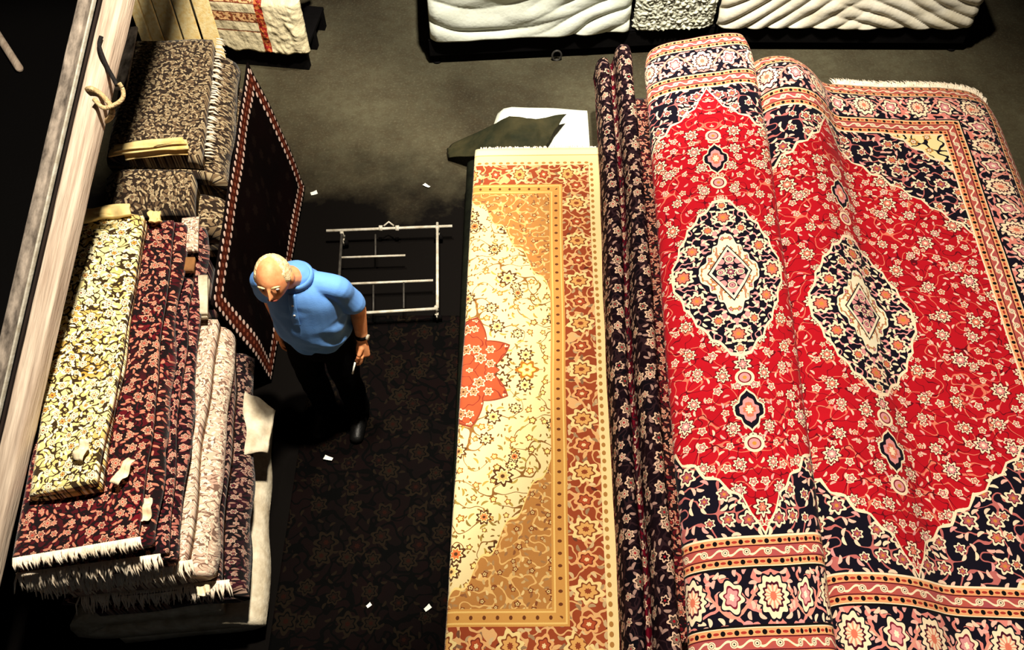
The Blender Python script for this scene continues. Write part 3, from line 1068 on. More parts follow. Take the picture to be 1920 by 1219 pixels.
for (x, y, lb, r) in ((716, 428, 'left bright metal coupling ring on the far rail of the trolley frame', 0.016),):
    pass
g = Geo()
for x in (714, 745):
    c = at(x, 428, tz) - Vector((cen.x, cen.y, 0))
    g.tube([c + Vector((-0.011, 0, 0)), c + Vector((0.011, 0, 0))], 0.019, 12)
g.tube([at(720, 426, tz) - Vector((cen.x, cen.y, 0)) + Vector((0, 0, 0.012)), at(730, 422, tz) - Vector((cen.x, cen.y, 0)) + Vector((0, 0, 0.03)), at(739, 426, tz) - Vector((cen.x, cen.y, 0)) + Vector((0, 0, 0.012))], 0.006, 8)
g.build('handle', M['steel'], tr)

# ================================================================== BACK: covered platforms
def platform(name, pa, pb, depth, label):
    """dark flatbed on short legs, its front edge running from pa to pb (world)"""
    a, b = Vector((pa.x, pa.y, 0)), Vector((pb.x, pb.y, 0))
    L = (b - a).length
    rz = math.atan2(b.y - a.y, b.x - a.x)
    t = empty(name, a, rz, label, 'platform', 'black flatbed platforms at the back')
    g = Geo()
    g.box((L / 2, 0.03, 0.15), (L, 0.06, 0.13)); g.box((L / 2, depth - 0.03, 0.15), (L, 0.06, 0.13))
    g.box((0.03, depth / 2, 0.15), (0.06, depth - 0.12, 0.13)); g.box((L - 0.03, depth / 2, 0.15), (0.06, depth - 0.12, 0.13))
    g.build('bed_frame', M['black_frame'], t, False, 0.006)
    g = Geo(); g.box((L / 2, depth / 2, 0.225), (L, depth, 0.018)); g.build('deck', M['black_frame'], t, False, 0.004)
    for x in (0.05, L - 0.05):
        for y in (0.05, depth - 0.05):
            g = Geo()
            g.tube([(x, y, 0.09), (x, y, 0.012)], [0.026, 0.022], 10)
            g.tube([(x, y, 0.012), (x, y, 0.0)], [0.034, 0.036], 12)
            g.build('leg', M['black_frame'], t)
    return t, L, rz


def drape(name, a, rz, L, x0, x1, depth, h, mode, mat, label, cat='dust sheet'):
    """cloth thrown over goods on a platform: front face hanging with gathered folds, then the top"""
    base = Vector((a.x, a.y, 0.0))
    W = x1 - x0
    z0 = 0.236

    def crease(ph):
        return abs(math.sin(ph * 0.5)) ** 0.7

    def fn(u, v):
        x = x0 + u * W
        if v < 0.62:
            tt = v / 0.62; y0, z = -0.012, z0 + 0.012 + tt * (h - 0.012)
        else:
            tt = (v - 0.62) / 0.38; y0, z = tt * depth, z0 + h
        rnd = min(1.0, abs(v - 0.62) / 0.08)
        if v < 0.62: y0 += (1 - rnd) * 0.03
        z -= (1 - rnd) * 0.02
        d = 0.0
        tv = min(v / 0.62, 1.35)
        xm = u * W
        if mode == 'swag':
            cx = W * 0.34
            r1 = math.hypot((xm - cx) * 0.62, (tv - 1.25) * 0.52)
            f1 = crease(r1 * 34 + 3.2 * nz(xm * 2, tv * 2, 1.0))
            f2 = crease((xm * 0.55 - tv * 0.45) * 44 + 3.5 * nz(xm * 2.4, tv * 1.6, 4.0))
            k = max(0.0, min(1.0, (xm - cx - 0.15) * 2.2))
            d = f1 * (1 - k) + f2 * k
        else:
            k = max(0.0, min(1.0, (xm / W - 0.5) * 5 + 0.5))
            f1 = crease((xm * 0.9 - tv * 0.55) * 40 + 3.6 * nz(xm * 2, tv * 1.6, 7.0))
            f2 = crease((xm * 0.75 + tv * 0.75) * 36 + 3.6 * nz(xm * 2, tv * 1.6, 9.0))
            d = f1 * (1 - k) + f2 * k
        amp = 0.034 * (0.6 + 0.8 * abs(nz(xm * 1.5, tv * 1.5, 13.0)))
        n = nz(xm * 4, tv * 4, 17.0) * 0.012
        out = d * amp + n
        edge = max(0.0, 1 - v / 0.12)
        y0 -= (out + 0.012) * (1 if v < 0.62 else 0.0) + edge * 0.0
        if v >= 0.62: z += out * 0.7 * rnd
        z += 0.008 * edge * nz(xm * 6, 0, 23.0)
        # ends curl round the corner
        e = max(0.0, 1 - min(u, 1 - u) * W / 0.06)
        y0 += e * e * 0.035
        p = Vector((x, y0, z))
        return (p.x, p.y, p.z)
    o = sheet(name, int(W / 0.009), 76, fn, lambda u, v: (u * W, v), 0.006, mat)
    o.location = base
    o.rotation_euler = (0, 0, rz)
    tag(o, label, cat)
    return o


pA, pB = at(806, 106, 0.085), at(1335, 80, 0.085)
pt1, L1, rz1 = platform('flatbed_platform', pA, pB, 0.95, 'black flatbed platform at the back under the white dust sheet with swags')
pC, pD = at(1345, 80, 0.085), at(1806, 82, 0.085)
pt2, L2, rz2 = platform('flatbed_platform', pC, pD, 0.95, 'black flatbed platform at the back right under the ivory dust sheet')
f1 = (at(1180, 90, 0.085) - pA).length
drape('dust_sheet', pA, rz1, L1, 0.015, f1 - 0.02, 0.9, 0.46, 'swag', M['white_cloth'], 'white dust sheet hanging in swags over the left platform at the back')
drape('dust_sheet', pC, rz2, L2, -0.04, L2 - 0.01, 0.9, 0.46, 'diag', M['ivory_cloth'], 'ivory dust sheet with slanting folds over the right platform at the back')
# ring under the rail
g = Geo()
c = at(1046, 98, 0.06)
ring = [Vector((0.035 * math.cos(i * PI / 8), 0, 0.045 * math.sin(i * PI / 8))) for i in range(17)]
g.tube(ring, 0.008, 8, ref=(0, 1, 0), close=False)
loc = pt1.matrix_world
o = g.build('pull_ring', M['dull_steel'], pt1)
o.location = (f1 * 0.635, -0.012, 0.045)
# shaggy bundle between the sheets
Wb = L1 - f1 - 0.03


def shag(u, v):
    x = f1 + 0.01 + u * Wb
    if v < 0.6:
        z = 0.25 + v / 0.6 * 0.36; y = -0.03
    else:
        z = 0.61; y = (v - 0.6) / 0.4 * 0.85
    e = max(0.0, 1 - min(u, 1 - u) / 0.15)
    y += e * e * 0.05 + max(0, 1 - abs(v - 0.6) / 0.12) * 0.03
    n = abs(nz(x * 26, v * 24, 3.0)) * 0.035 + abs(nz(x * 60, v * 50, 5.0)) * 0.018
    return (x, y - n * (1 if v < 0.6 else 0.2), z + n * (0.2 if v < 0.6 else 1))


o = sheet('shaggy_rug', 90, 90, shag, lambda u, v: (u, v), 0.02, M['shaggy'])
o.location = pt1.location; o.rotation_euler = (0, 0, rz1)
tag(o, 'shaggy white rug bundle between the two dust sheets at the back', 'rug')

# ================================================================== LEFT: piles of folded rugs
GL = 'folded rugs in the left pile'
# lowest: white rug, then plum, greige, crimson, yellow; each a little further in than the one below
def front_fringe(o, a, b, n, ln, mat='fringe', down=0.9, seed=1):
    a, b = Vector(a), Vector(b)
    out = Vector(((b - a).y, -(b - a).x, 0)).normalized()
    if out.y > 0: out = -out
    fringe_strip(o, lambda t: (a.lerp(b, t), out), n, ln, M[mat], seed=seed, down=down)


o = folded_rug('white_rug', at(335, 735, 0.42), at(474, 745, 0.42), at(446, 1140, 0.38), at(150, 1172, 0.34), 0.0, 0.40, 3, M['cream_cloth'],
               'cream white folded rug lowest in the left pile', 'rug', GL, 5, 0.010, stag=0.012)
o = folded_rug('folded_rug', at(300, 640, 0.66), at(452, 640, 0.66), at(437, 1092, 0.64), at(128, 1122, 0.64), 0.405, 0.66, 3, M['plum'],
               'dark plum folded rug above the cream white one in the left pile', 'rug', GL, 15, 0.016, stag=0.012)
front_fringe(o, at(150, 1118, 0.66), at(430, 1090, 0.66), 150, 0.05, seed=2)
o = folded_rug('folded_rug', at(270, 592, 0.90), at(416, 594, 0.90), at(366, 1054, 0.89), at(78, 1090, 0.89), 0.665, 0.90, 3, M['greige'],
               'pale greige folded rug between the plum and the wine red ones in the left pile', 'rug', GL, 25, 0.014, stag=0.012)
front_fringe(o, at(66, 1090, 0.90), at(360, 1053, 0.90), 170, 0.05, seed=3)
o = folded_rug('folded_rug', at(140, 408, 1.06), at(376, 412, 1.06), at(318, 1036, 1.04), at(34, 1078, 1.04), 0.905, 1.05, 4, M['wine'],
               'wine red folded rug with thin layers, between the greige and the black crimson ones', 'rug', GL, 35, 0.016, stag=0.01)
front_fringe(o, at(30, 1078, 1.06), at(300, 1042, 1.06), 150, 0.045, seed=5)
o = folded_rug('folded_rug', at(140, 405, 1.19), at(332, 406, 1.19), at(270, 1010, 1.17), at(26, 1050, 1.17), 1.055, 1.18, 3, M['crimson'],
               'black crimson folded rug right under the yellow one in the left pile', 'rug', GL, 37, 0.016, stag=0.01)
front_fringe(o, at(24, 1050, 1.185), at(262, 1010, 1.185), 130, 0.03, seed=6)
folded_rug('folded_rug', at(140, 409, 1.28), at(276, 402, 1.28), at(192, 906, 1.26), at(56, 926, 1.26), 1.185, 1.275, 2, M['yellow'],
           'yellow cream floral rug on top of the left pile beside the pale timber', 'rug', GL, 45, 0.010,
           top_fn=lambda u, v, c: 0.02 * math.sin(v * 5 + u * 3))


def strip_rug(name, FL, FR, NR, NL, th, mat, label, cat, seed, group=None, curl=0.0):
    FL, FR, NR, NL = map(Vector, (FL, FR, NR, NL))

    def fn(u, v):
        p = FL.lerp(FR, u).lerp(NL.lerp(NR, u), v)
        p.z += th + nz(u * 3, v * 3, seed) * 0.012 + curl * math.sin(PI * u) + 0.02 * (1 - abs(v - .5) * 2) ** 2
        return p
    o = sheet(name, 24, 10, fn, lambda u, v: (u, v), th, mat)
    cen_ = (FL + FR + NR + NL) / 4
    for vv in o.data.vertices: vv.co -= cen_
    o.location = cen_
    return tag(o, label, cat, group)


# pale turned-up edge at the far end of the yellow rug
strip_rug('felt_strip', at(146, 404, 1.285), at(248, 392, 1.285), at(250, 410, 1.285), at(140, 428, 1.285), 0.02, M['foam'],
          'pale cream felt strip across the far end of the yellow rug', 'felt strip', 3)
strip_rug('felt_strip', at(284, 404, 1.205), at(304, 406, 1.205), at(306, 422, 1.205), at(282, 422, 1.205), 0.016, M['foam'],
          'small cream felt flap on the black crimson rug beside the longer felt strip', 'felt strip', 4)
# small offcuts along the crimson rug's far right corner
folded_rug('rug_offcut', at(336, 410, 1.10), at(378, 406, 1.10), at(374, 470, 1.10), at(336, 474, 1.10), 1.08, 1.105, 1, M['greige'],
           'small beige floral rug offcut at the far right corner of the wine red rug', 'rug offcut', None, 7)
folded_rug('rug_offcut', at(334, 484, 1.10), at(372, 484, 1.10), at(370, 508, 1.10), at(332, 508, 1.10), 1.08, 1.11, 1, M['brown'],
           'small plain brown rug offcut in front of the beige one on the wine red rug', 'rug offcut', None, 8)
folded_rug('rolled_edge', at(372, 520, 0.98), at(396, 520, 0.98), at(394, 590, 0.98), at(368, 590, 0.98), 0.945, 1.0, 2, M['cream_cloth'],
           'short cream cloth roll at the far end of the greige rug', 'cloth', None, 9)

# paper tags lying on the rugs
for i, (x, y, h, ln, wd, ang, lb) in enumerate((
        (158, 850, 1.29, 0.085, 0.05, 80, 'white paper tag on the near right corner of the yellow rug'),
        (236, 890, 1.20, 0.12, 0.045, 70, 'long cream paper tag on the black crimson rug near its front'),
        (276, 962, 1.12, 0.10, 0.06, 95, 'yellowish crumpled paper tag near the front right corner of the wine red rug'),
        (322, 965, 0.96, 0.13, 0.07, 100, 'white crumpled tag on the greige rug near its front edge'),
        (385, 1112, 0.68, 0.055, 0.045, 20, 'round cream paper tag on the front corner of the plum rug'))):
    c = at(x, y, h)
    a = R(ang)

    def tf(u, v, c=c, a=a, ln=ln, wd=wd, i=i):
        xx, yy = (u - 0.5) * ln, (v - 0.5) * wd * (1.0 - 0.45 * abs(u - 0.4))
        return (c.x + xx * math.cos(a) - yy * math.sin(a), c.y + xx * math.sin(a) + yy * math.cos(a),
                c.z + 0.022 + 0.020 * math.sin(u * 5 + i) ** 2 + 0.012 * nz(u * 4, v * 4, i + 0.3))
    o = sheet('paper_tag', 12, 8, tf, lambda u, v: (u, v), 0.002, M['paper'])
    tag(o, lb, 'paper tag', 'paper tags on the left rugs')

# flap of the white rug reaching into the aisle
cA, cB, cC, cD = at(456, 735, 0.54), at(514, 772, 0.48), at(500, 850, 0.47), at(452, 860, 0.53)


def flap(u, v):
    p = Vector(cA).lerp(cB, u).lerp(Vector(cD).lerp(cC, u), v)
    p.z += 0.03 * math.sin(u * PI) + 0.02 * nz(u * 3, v * 3, 4.0)
    return p


o = sheet('cloth_flap', 18, 18, flap, lambda u, v: (u, v), 0.012, M['cream_cloth'])
tag(o, 'cream cloth flap sticking out of the left pile behind the plum rug', 'cloth')

# grey-brown folded rugs behind
folded_rug('folded_rug', at(236, 64, 1.20), at(414, 64, 1.20), at(392, 292, 1.16), at(205, 284, 1.16), 0.60, 1.16, 5, M['grey_brown'],
           'large grey brown folded rug at the back left with fringe on its right edge', 'rug', 'grey brown rugs behind the left pile', 55, 0.014, stag=0.008)
folded_rug('folded_rug', at(206, 312, 1.10), at(392, 320, 1.10), at(384, 376, 1.06), at(206, 382, 1.06), 0.60, 1.09, 3, M['grey_brown'],
           'short grey brown folded rug in front of the cream felt sheets', 'rug', 'grey brown rugs behind the left pile', 57, 0.014,
           top_fn=lambda u, v, c: -0.10 * v * v)
# what they stand on
folded_rug('folded_rug', (-2.42, 4.50), (-1.66, 4.50), (-1.58, 3.02), (-2.30, 3.02), 0.0, 0.59, 3, M['plum'],
           'dark folded rug under the grey brown rugs behind the hanging black rug', 'rug', None, 59, 0.01)

# felt sheets between the two grey-brown rugs
for i, (q, h) in enumerate(((((215, 284), (352, 268), (356, 282), (205, 298)), 1.19), (((222, 276), (340, 266), (352, 274), (214, 290)), 1.215),
                            (((238, 290), (356, 280), (354, 294), (238, 304)), 1.145))):
    strip_rug('felt_sheet', at(*q[0], h), at(*q[1], h), at(*q[2], h), at(*q[3], h), 0.010, M['foam'],
              ['cream felt sheet in the middle of the three between the grey brown rugs', 'uppermost cream felt sheet between the grey brown rugs with its left end curling down',
               'lowest cream felt sheet lying against the short grey brown rug'][i], 'felt sheet', 20 + i, 'cream felt sheets between the grey brown rugs', 0.01)

# fringe along the grey-brown rug's right edge
gb = [o for o in bpy.data.objects if o.get('label', '').startswith('large grey brown')][0]
pf, pn = at(416, 70, 1.19), at(394, 290, 1.15)


def edge_g(t):
    return pf.lerp(pn, t) + Vector((-0.025, 0, -0.02 * (t * 37 % 1))), (1, 0.1, 0)


fringe_strip(gb, edge_g, 60, 0.035, M['fringe'], seed=12, down=0.7)

# --- black rug hanging down the side of the left pile to the floor
h0 = 1.0
T0, T1 = at(462, 117, h0), at(394, 570, h0)
B0, B1 = at(570, 352, 0.012), at(506, 716, 0.012)


def hang_mat():
    mb = MB('black_bordered_wool')
    p, q = mb.uv()      # p down 0..1, q along 0..1
    W_, H_ = 1.75, 1.02
    x, y = q * W_, p * H_
    d = mb.mn(mb.mn(x, W_ - x), mb.mn(y, H_ - y))
    t = mb.sel(mb.mn(x, W_ - x) < mb.mn(y, H_ - y), y, x)
    col = mb.mix(mb.noise(mb.vec(x, y, 1.0), 3.0), lin((5, 4, 4)), lin((16, 5, 5)))
    rn, an, r1 = florets(mb, x, y, 0.16, 0.03, 3.0)
    col = mb.mix(rn < 1.0, col, lin((20, 12, 10)))
    red = lin((74, 30, 20))
    b = mb.mix(abs(d - 0.065) < 0.035, lin((16, 10, 10)), red)
    tx = mb.cell(t, 0.05)
    for dd in (0.022, 0.105):
        b = mb.mix(mb.hyp(tx / 0.016, (d - dd) / 0.014) < 1.0, b, lin((222, 190, 176)))
    b = mb.mix(mb.hyp(mb.cell(t + 0.025, 0.05) / 0.012, (d - 0.065) / 0.012) < 1.0, b, lin((136, 70, 50)))
    col = mb.mix(d < 0.13, col, b)
    return mb.done(col, 0.9, wool_bump(mb, x, y), 0.3, 0.006, spec=0.02)


def hang(u, v):
    a = T0.lerp(T1, v); b = B0.lerp(B1, v)
    p = a.lerp(b, u)
    f = math.sin(PI * min(1.0, u * 1.1))
    p.x += 0.035 * f * math.sin(v * 14 + 1.0) * u + 0.02 * f * nz(v * 5, u * 2, 3.0)
    p.z += 0.03 * (1 - u) * nz(v * 4, 0, 8.0)
    return p


hr = sheet('hanging_rug', 40, 70, hang, lambda u, v: (u, v), 0.010, hang_mat())
tag(hr, 'black rug with dotted border hanging down the side of the left pile to the floor', 'rug')

# ================================================================== LEFT BACK: pale boards and wrapped bale
bb = at(312, 66, 0.62)
for i, (xa, xb, wx, lb) in enumerate(((246, 236, 0.068, 'leftmost narrow pale board standing behind the grey brown rug'),
                                      (268, 252, 0.076, 'second pale board from the left behind the grey brown rug'),
                                      (298, 282, 0.12, 'widest tan pale board in the middle of the boards behind the grey brown rug'),
                                      (334, 312, 0.115, 'fourth pale board from the left behind the grey brown rug'),
                                      (370, 346, 0.115, 'rightmost pale board beside the wrapped bale'))):
    lo = at(xa, 70, 0.58) + Vector((0, 0.28, 0)); hi = lo + Vector((-0.10, 0.30, 1.1))
    g = Geo()
    d = (hi - lo).normalized()
    x = Vector((1, 0, 0)); x = (x - d * x.dot(d)).normalized(); y = d.cross(x).normalized()
    m = Matrix((x, y, d)).transposed()
    foot = lo - d * (lo.z - 0.03) / d.z
    L = 1.75
    g.box((0, 0, L / 2), (wx, 0.03 - 0.004 * i, L), m)
    g.v = [v - m @ Vector((0, 0, L / 2)) + m @ Vector((0, 0, L / 2)) * 2 - m @ Vector((0, 0, L / 2)) for v in g.v]
    o = g.build('pale_board', M['pale_timber'], None, False, 0.006)
    # stand the board on its lower end, leaning back
    zmin = min(v.co.z for v in o.data.vertices)
    o.location = (foot.x, foot.y + 0.0, -zmin)
    tag(o, lb, 'board', 'pale boards behind the grey brown rug')


def wrap_mat():
    mb = MB('printed_wrapping')
    p, q = mb.uv()
    col = mb.mix(mb.noise(mb.vec(p, q, 0.0), 9.0, 4.0), lin((240, 228, 190)), lin((206, 190, 150)))
    row = mb.cell(q + 0.02, 0.16)
    band = abs(row) < 0.042
    wv = mb.noise(mb.vec(p, q, 4.0), 34.0, 2.0)
    bandc = mb.mix(wv > 0.52, lin((226, 178, 124)), lin((130, 70, 40)))
    bandc = mb.mix(abs(abs(row) - 0.038) < 0.004, bandc, lin((110, 50, 30)))
    col = mb.mix(band * (p < 0.47) * (q > 0.17), col, bandc)
    col = mb.mix(abs(p - 0.47) < 0.03, col, mb.mix(wv > 0.5, lin((200, 110, 56)), lin((150, 30, 26))))
    cr = mb.noise(mb.vec(p * 1.0, q * 0.6, 8.0), 16.0, 3.0)
    return mb.done(col, 0.6, cr, 0.8, 0.03, spec=0.4)


bl, brr = at(383, 66, 0.30), at(574, 82, 0.30)
bW = (brr - bl).length
brz = math.atan2(brr.y - bl.y, brr.x - bl.x)


def bale(u, v):
    x = u * bW
    if v < 0.6:
        z = 0.20 + v / 0.6 * 0.46; y = 0.0
    else:
        z = 0.66; y = (v - 0.6) / 0.4 * 0.6
    c = max(0, 1 - abs(v - 0.6) / 0.12)
    y += c * c * 0.04; z -= c * c * 0.03
    e = max(0.0, 1 - min(u, 1 - u) * bW / 0.08)
    y += e * e * 0.06
    k = 0.4 if u < 0.6 else 1.6
    n = k * (0.016 * abs(nz(x * 9, v * 5, 3.0)) + 0.012 * abs(nz(x * 22 + v * 9, v * 14, 6.0)))
    low = max(0.0, 1 - v / 0.18)
    z += low * 0.035 * nz(x * 11, 0, 9.0)
    return (x, y - n * (v < 0.6), z + n * (v >= 0.6))


o = sheet('wrapped_bale', 80, 70, bale, lambda u, v: (u * bW, v * 0.8), 0.03, wrap_mat())
o.location = (bl.x, bl.y, 0); o.rotation_euler = (0, 0, brz)
tag(o, 'rug bale in pale printed wrapping behind the grey brown rug', 'bale')
t = empty('pallet', (bl.x, bl.y, 0), brz, 'black pallet under the wrapped bale', 'pallet')
g = Geo(); g.box((bW / 2, 0.34, 0.155), (bW - 0.10, 0.56, 0.03)); g.build('deck', M['black_frame'], t, False, 0.004)
for y in (0.10, 0.34, 0.58):
    g = Geo(); g.box((bW / 2, y, 0.07), (bW - 0.10, 0.06, 0.14)); g.build('runner', M['black_frame'], t, False, 0.004)

# ================================================================== LEFT FRONT: timber rails
def on_slope(px, py, off=0.0):
    """point seen at a pixel on the sloping plane of the rails"""
    u, v = (px - 960.0) / FOC, (py - 609.5) / FOC
    c, s_ = math.cos(PITCH), math.sin(PITCH)
    dx, dy, dz = u, c - v * s_, -s_ - v * c
    k = (CAM_H - 1.55 - off + 0.67 * 2.05) / (0.67 * dy - dz)
    return Vector((dx * k, dy * k, CAM_H + dz * k))


RAIL = (on_slope(214, 0) - on_slope(44, 740))


def rail_thing(name, label, pa, width, height, mat, off=0.0, y0=0.05, y1=8.2, cat='timber rail', seed=0, crack=True):
    """sloping beam whose top runs through the two image points, carried by posts beyond the frame"""
    b = on_slope(*pa, off)
    d = RAIL / RAIL.y
    A_ = b + d * (y0 - b.y); B_ = b + d * (y1 - b.y)
    L = (B_ - A_).length
    dd = (B_ - A_).normalized(); x = Vector((dd.y, -dd.x, 0)).normalized(); zz = x.cross(dd)
    mr = Matrix((x, dd, zz)).transposed()
    t = empty(name, A_, 0, label, cat)
    t.rotation_euler = mr.to_euler()
    inv = (Matrix.Translation(A_) @ mr.to_4x4()).inverted()

    def sec(s, k):
        a_ = 2 * PI * k / 20
        e = 0.28
        cx = math.copysign(abs(math.cos(a_)) ** e, math.cos(a_)) * width / 2
        cz = math.copysign(abs(math.sin(a_)) ** e, math.sin(a_)) * height / 2
        w = 1 + 0.06 * nz(s * 1.7, k * 0.35, seed + 2.0) + 0.05 * nz(s * 6, k * 0.8, seed + 5.0)
        if crack and k in (5, 6):
            cz -= 0.030 * max(0.0, 0.55 + nz(s * 1.3, 0, seed + 8.0)) * (k == 5)
        return Vector((cx * w, s, cz * w - height / 2))
    n = 160
    g = Geo()
    g.rings([[sec(L * i / n, k) for k in range(20)] for i in range(n + 1)])
    g.build('beam', mat, t)
    for s in (0.2, L - 0.2):
        g = Geo()
        c = A_ + dd * s
        hh = max(0.02, c.z - height * 1.15)
        g.box(Vector((c.x, c.y, hh / 2)), (width * 0.8, width * 0.8, hh))
        g.v = [inv @ v for v in g.v]
        g.build('post', M['dark_timber'], t, False, 0.0)
    return t


rail_thing('timber_rail', 'broad pale timber rail with a long crack sloping along the left pile', (174, 150), 0.090, 0.09, M['timber'], seed=1)
rail_thing('timber_rail', 'narrow mouldy grey timber rail at the far left', (119, 150), 0.046, 0.06, M['old_timber'], seed=4, crack=False)
rail_thing('timber_rail', 'dark brown timber rail between the pale and the mouldy ones', (151, 150), 0.012, 0.05, M['dark_timber'], off=-0.02, seed=7, crack=False)
rail_thing('steel_strip', 'thin bare steel strip between the timber rails', (139, 150), 0.008, 0.02, M['steel'], off=0.0, cat='steel strip', seed=9, crack=False)
# short grey board on the grey brown rug
a, b = at(248, 52, 1.235), at(226, 168, 1.225)
g = Geo()
d = (b - a).normalized()
m = Matrix((d, Vector((0, 0, 1)).cross(d), Vector((0, 0, 1)).cross(d).cross(d) * -1)).transposed()
g.box((0, 0, 0), ((b - a).length, 0.065, 0.02), m)
o = g.build('short_board', M['old_timber'], None, False, 0.005)
o.location = (a + b) / 2
tag(o, 'short grey board lying on the left edge of the large grey brown rug', 'board')

# ropes on the broad rail
def rope(pts, r, mat, label, cat='rope'):
    P = [on_slope(*p[:2], p[2]) for p in pts]
    Q = []
    for i in range(len(P) - 1):
        p0, p1, p2, p3 = P[max(i - 1, 0)], P[i], P[i + 1], P[min(i + 2, len(P) - 1)]
        for k in range(8):
            s = k / 8
            Q.append(0.5 * ((2 * p1) + (p2 - p0) * s + (2 * p0 - 5 * p1 + 4 * p2 - p3) * s * s + (3 * p1 - p0 - 3 * p2 + p3) * s ** 3))
    Q.append(P[-1])
    g = Geo(); g.tube(Q, r, 8)
    return tag(g.build('rope', mat), label, cat)


rope([(190, 68, 0.012), (186, 85, 0.012), (192, 105, 0.013), (202, 128, 0.013), (212, 146, 0.02), (219, 160, 0.03)], 0.0085, M['black_rope'],
     'black cord lying along the broad pale timber rail')
rope([(162, 168, -0.02), (170, 166, 0.012), (186, 174, 0.014), (200, 188, 0.014), (210, 202, 0.010), (210, 216, -0.02), (200, 226, -0.08), (186, 226, -0.14), (166, 205, -0.145),
      (152, 186, -0.10), (156, 174, -0.04)], 0.0105, M['rope'], 'hemp rope looped once round the broad pale timber rail')
rope([(176, 186, 0.034), (194, 202, 0.036), (216, 196, 0.036), (230, 184, 0.03), (230, 168, 0.03), (223, 156, 0.05)], 0.009, M['rope'],
     'short hemp rope end beside the black cord on the broad rail')

# white pole at the upper left, lying in the dark
a = at(36, 128, 0.03); b = a + (at(0, 72, 0.03) - a) * 6
g = Geo(); g.limb([a, a.lerp(b, 0.5), b], [0.03, 0.03, 0.03], 12)
tag(g.build('pole', M['timber']), 'pale round pole lying on the dark floor at the upper left', 'pole')

# ================================================================== THE MAN
YAW = R(-7)
MX, MY = -0.955, 2.545
man = empty('person', (MX, MY, 0), YAW, 'person in a blue polo shirt and dark trousers looking down in the aisle', 'person')
V3 = Vector


def build_remeshed(name, g, mat, voxel, smooth, parent=man, extra=None):
    o = g.build(name, mat, parent)
    mods = [('REMESH', {'mode': 'VOXEL', 'voxel_size': voxel}), ('SMOOTH', {'factor': 0.5, 'iterations': smooth})]
    bake(o, mods)
    if extra:
        for v in o.data.vertices: extra(v)
    return o


# pose (local: facing -y, +x is his left)
SH_L, EL_L, WR_L = V3((0.176, 0.025, 1.365)), V3((0.236, 0.055, 1.12)), V3((0.236, -0.005, 0.88))
SH_R, EL_R, WR_R = V3((-0.178, 0.03, 1.362)), V3((-0.236, 0.09, 1.10)), V3((-0.228, 0.05, 0.86))
g = Geo()
# trunk and neck
g.limb([(0, 0.01, 0.92), (0, 0.0, 1.02), (0, 0.0, 1.16), (0, 0.01, 1.30), (0, 0.03, 1.385)],
       [(0.150, 0.11), (0.155, 0.115), (0.150, 0.112), (0.155, 0.105), (0.09, 0.065)], 20, ref=(0, 1, 0))
g.limb([(0, 0.035, 1.40), (-0.01, 0.0, 1.46), (-0.03, -0.050, 1.52)], [0.066, 0.06, 0.06], 16, ref=(0, 1, 0))
for s in (-1, 1):
    g.limb([(0.085 * s, 0.01, 0.92), (0.095 * s, -0.01, 0.70), (0.10 * s, -0.02, 0.50), (0.10 * s, 0.005, 0.30), (0.10 * s, 0.02, 0.10)],
           [0.085, 0.075, 0.056, 0.053, 0.038], 14, ref=(0, 1, 0))
for SH, EL, WR, s in ((SH_L, EL_L, WR_L, 1), (SH_R, EL_R, WR_R, -1)):
    g.limb([V3((0.10 * s, 0.03, 1.385)), SH, SH.lerp(EL, 0.4), EL, EL.lerp(WR, 0.3), WR],
           [0.052, 0.050, 0.047, 0.041, 0.041, (0.030, 0.025)], 14, ref=(0, 1, 0))
    # palm: turned towards the thigh; fingers hang down
    d = (V3((0.0, -0.30, -1.0))).normalized()
    kn = WR + d * 0.095
    g.limb([WR + d * 0.005, WR + d * 0.045, kn], [(0.025, 0.026), (0.022, 0.036), (0.017, 0.040)], 14, ref=(1, 0, 0))
    curl = V3((-s * 0.55, 0.15, -0.25)).normalized()
    for k, (off, ln) in enumerate(((-0.030, 0.072), (-0.010, 0.082), (0.010, 0.076), (0.028, 0.060))):
        b0 = kn + V3((0, off, 0.010 * abs(off) / 0.03 * -0.3)) - d * 0.012
        e1 = b0 + (d + curl * (0.25 + 0.12 * k)).normalized() * ln * 0.5
        e2 = e1 + (d + curl * (0.9 + 0.2 * k)).normalized() * ln * 0.32
        e3 = e2 + (d * 0.6 + curl * 1.4).normalized() * ln * 0.26
        g.limb([b0, e1, e2, e3], [0.0098, 0.009, 0.0082, 0.007], 10)
    th0 = WR + d * 0.03 + V3((0, -0.022, 0))
    th1 = th0 + V3((-s * 0.012, -0.030, -0.030))
    th2 = th1 + V3((-s * 0.012, -0.004, -0.034))
    th3 = th2 + V3((-s * 0.012, 0.010, -0.024))
    g.limb([th0, th1, th2, th3], [0.014, 0.012, 0.010, 0.008], 10)

# head: bowed forward, turned a little to his right
HC = V3((-0.040, -0.092, 1.590))
HR = Matrix.Rotation(R(8), 3, 'Z') @ Matrix.Rotation(R(-10), 3, 'X')


def gau(d, c, w):
    return math.exp(-((d - V3(c).normalized()).length / w) ** 2)


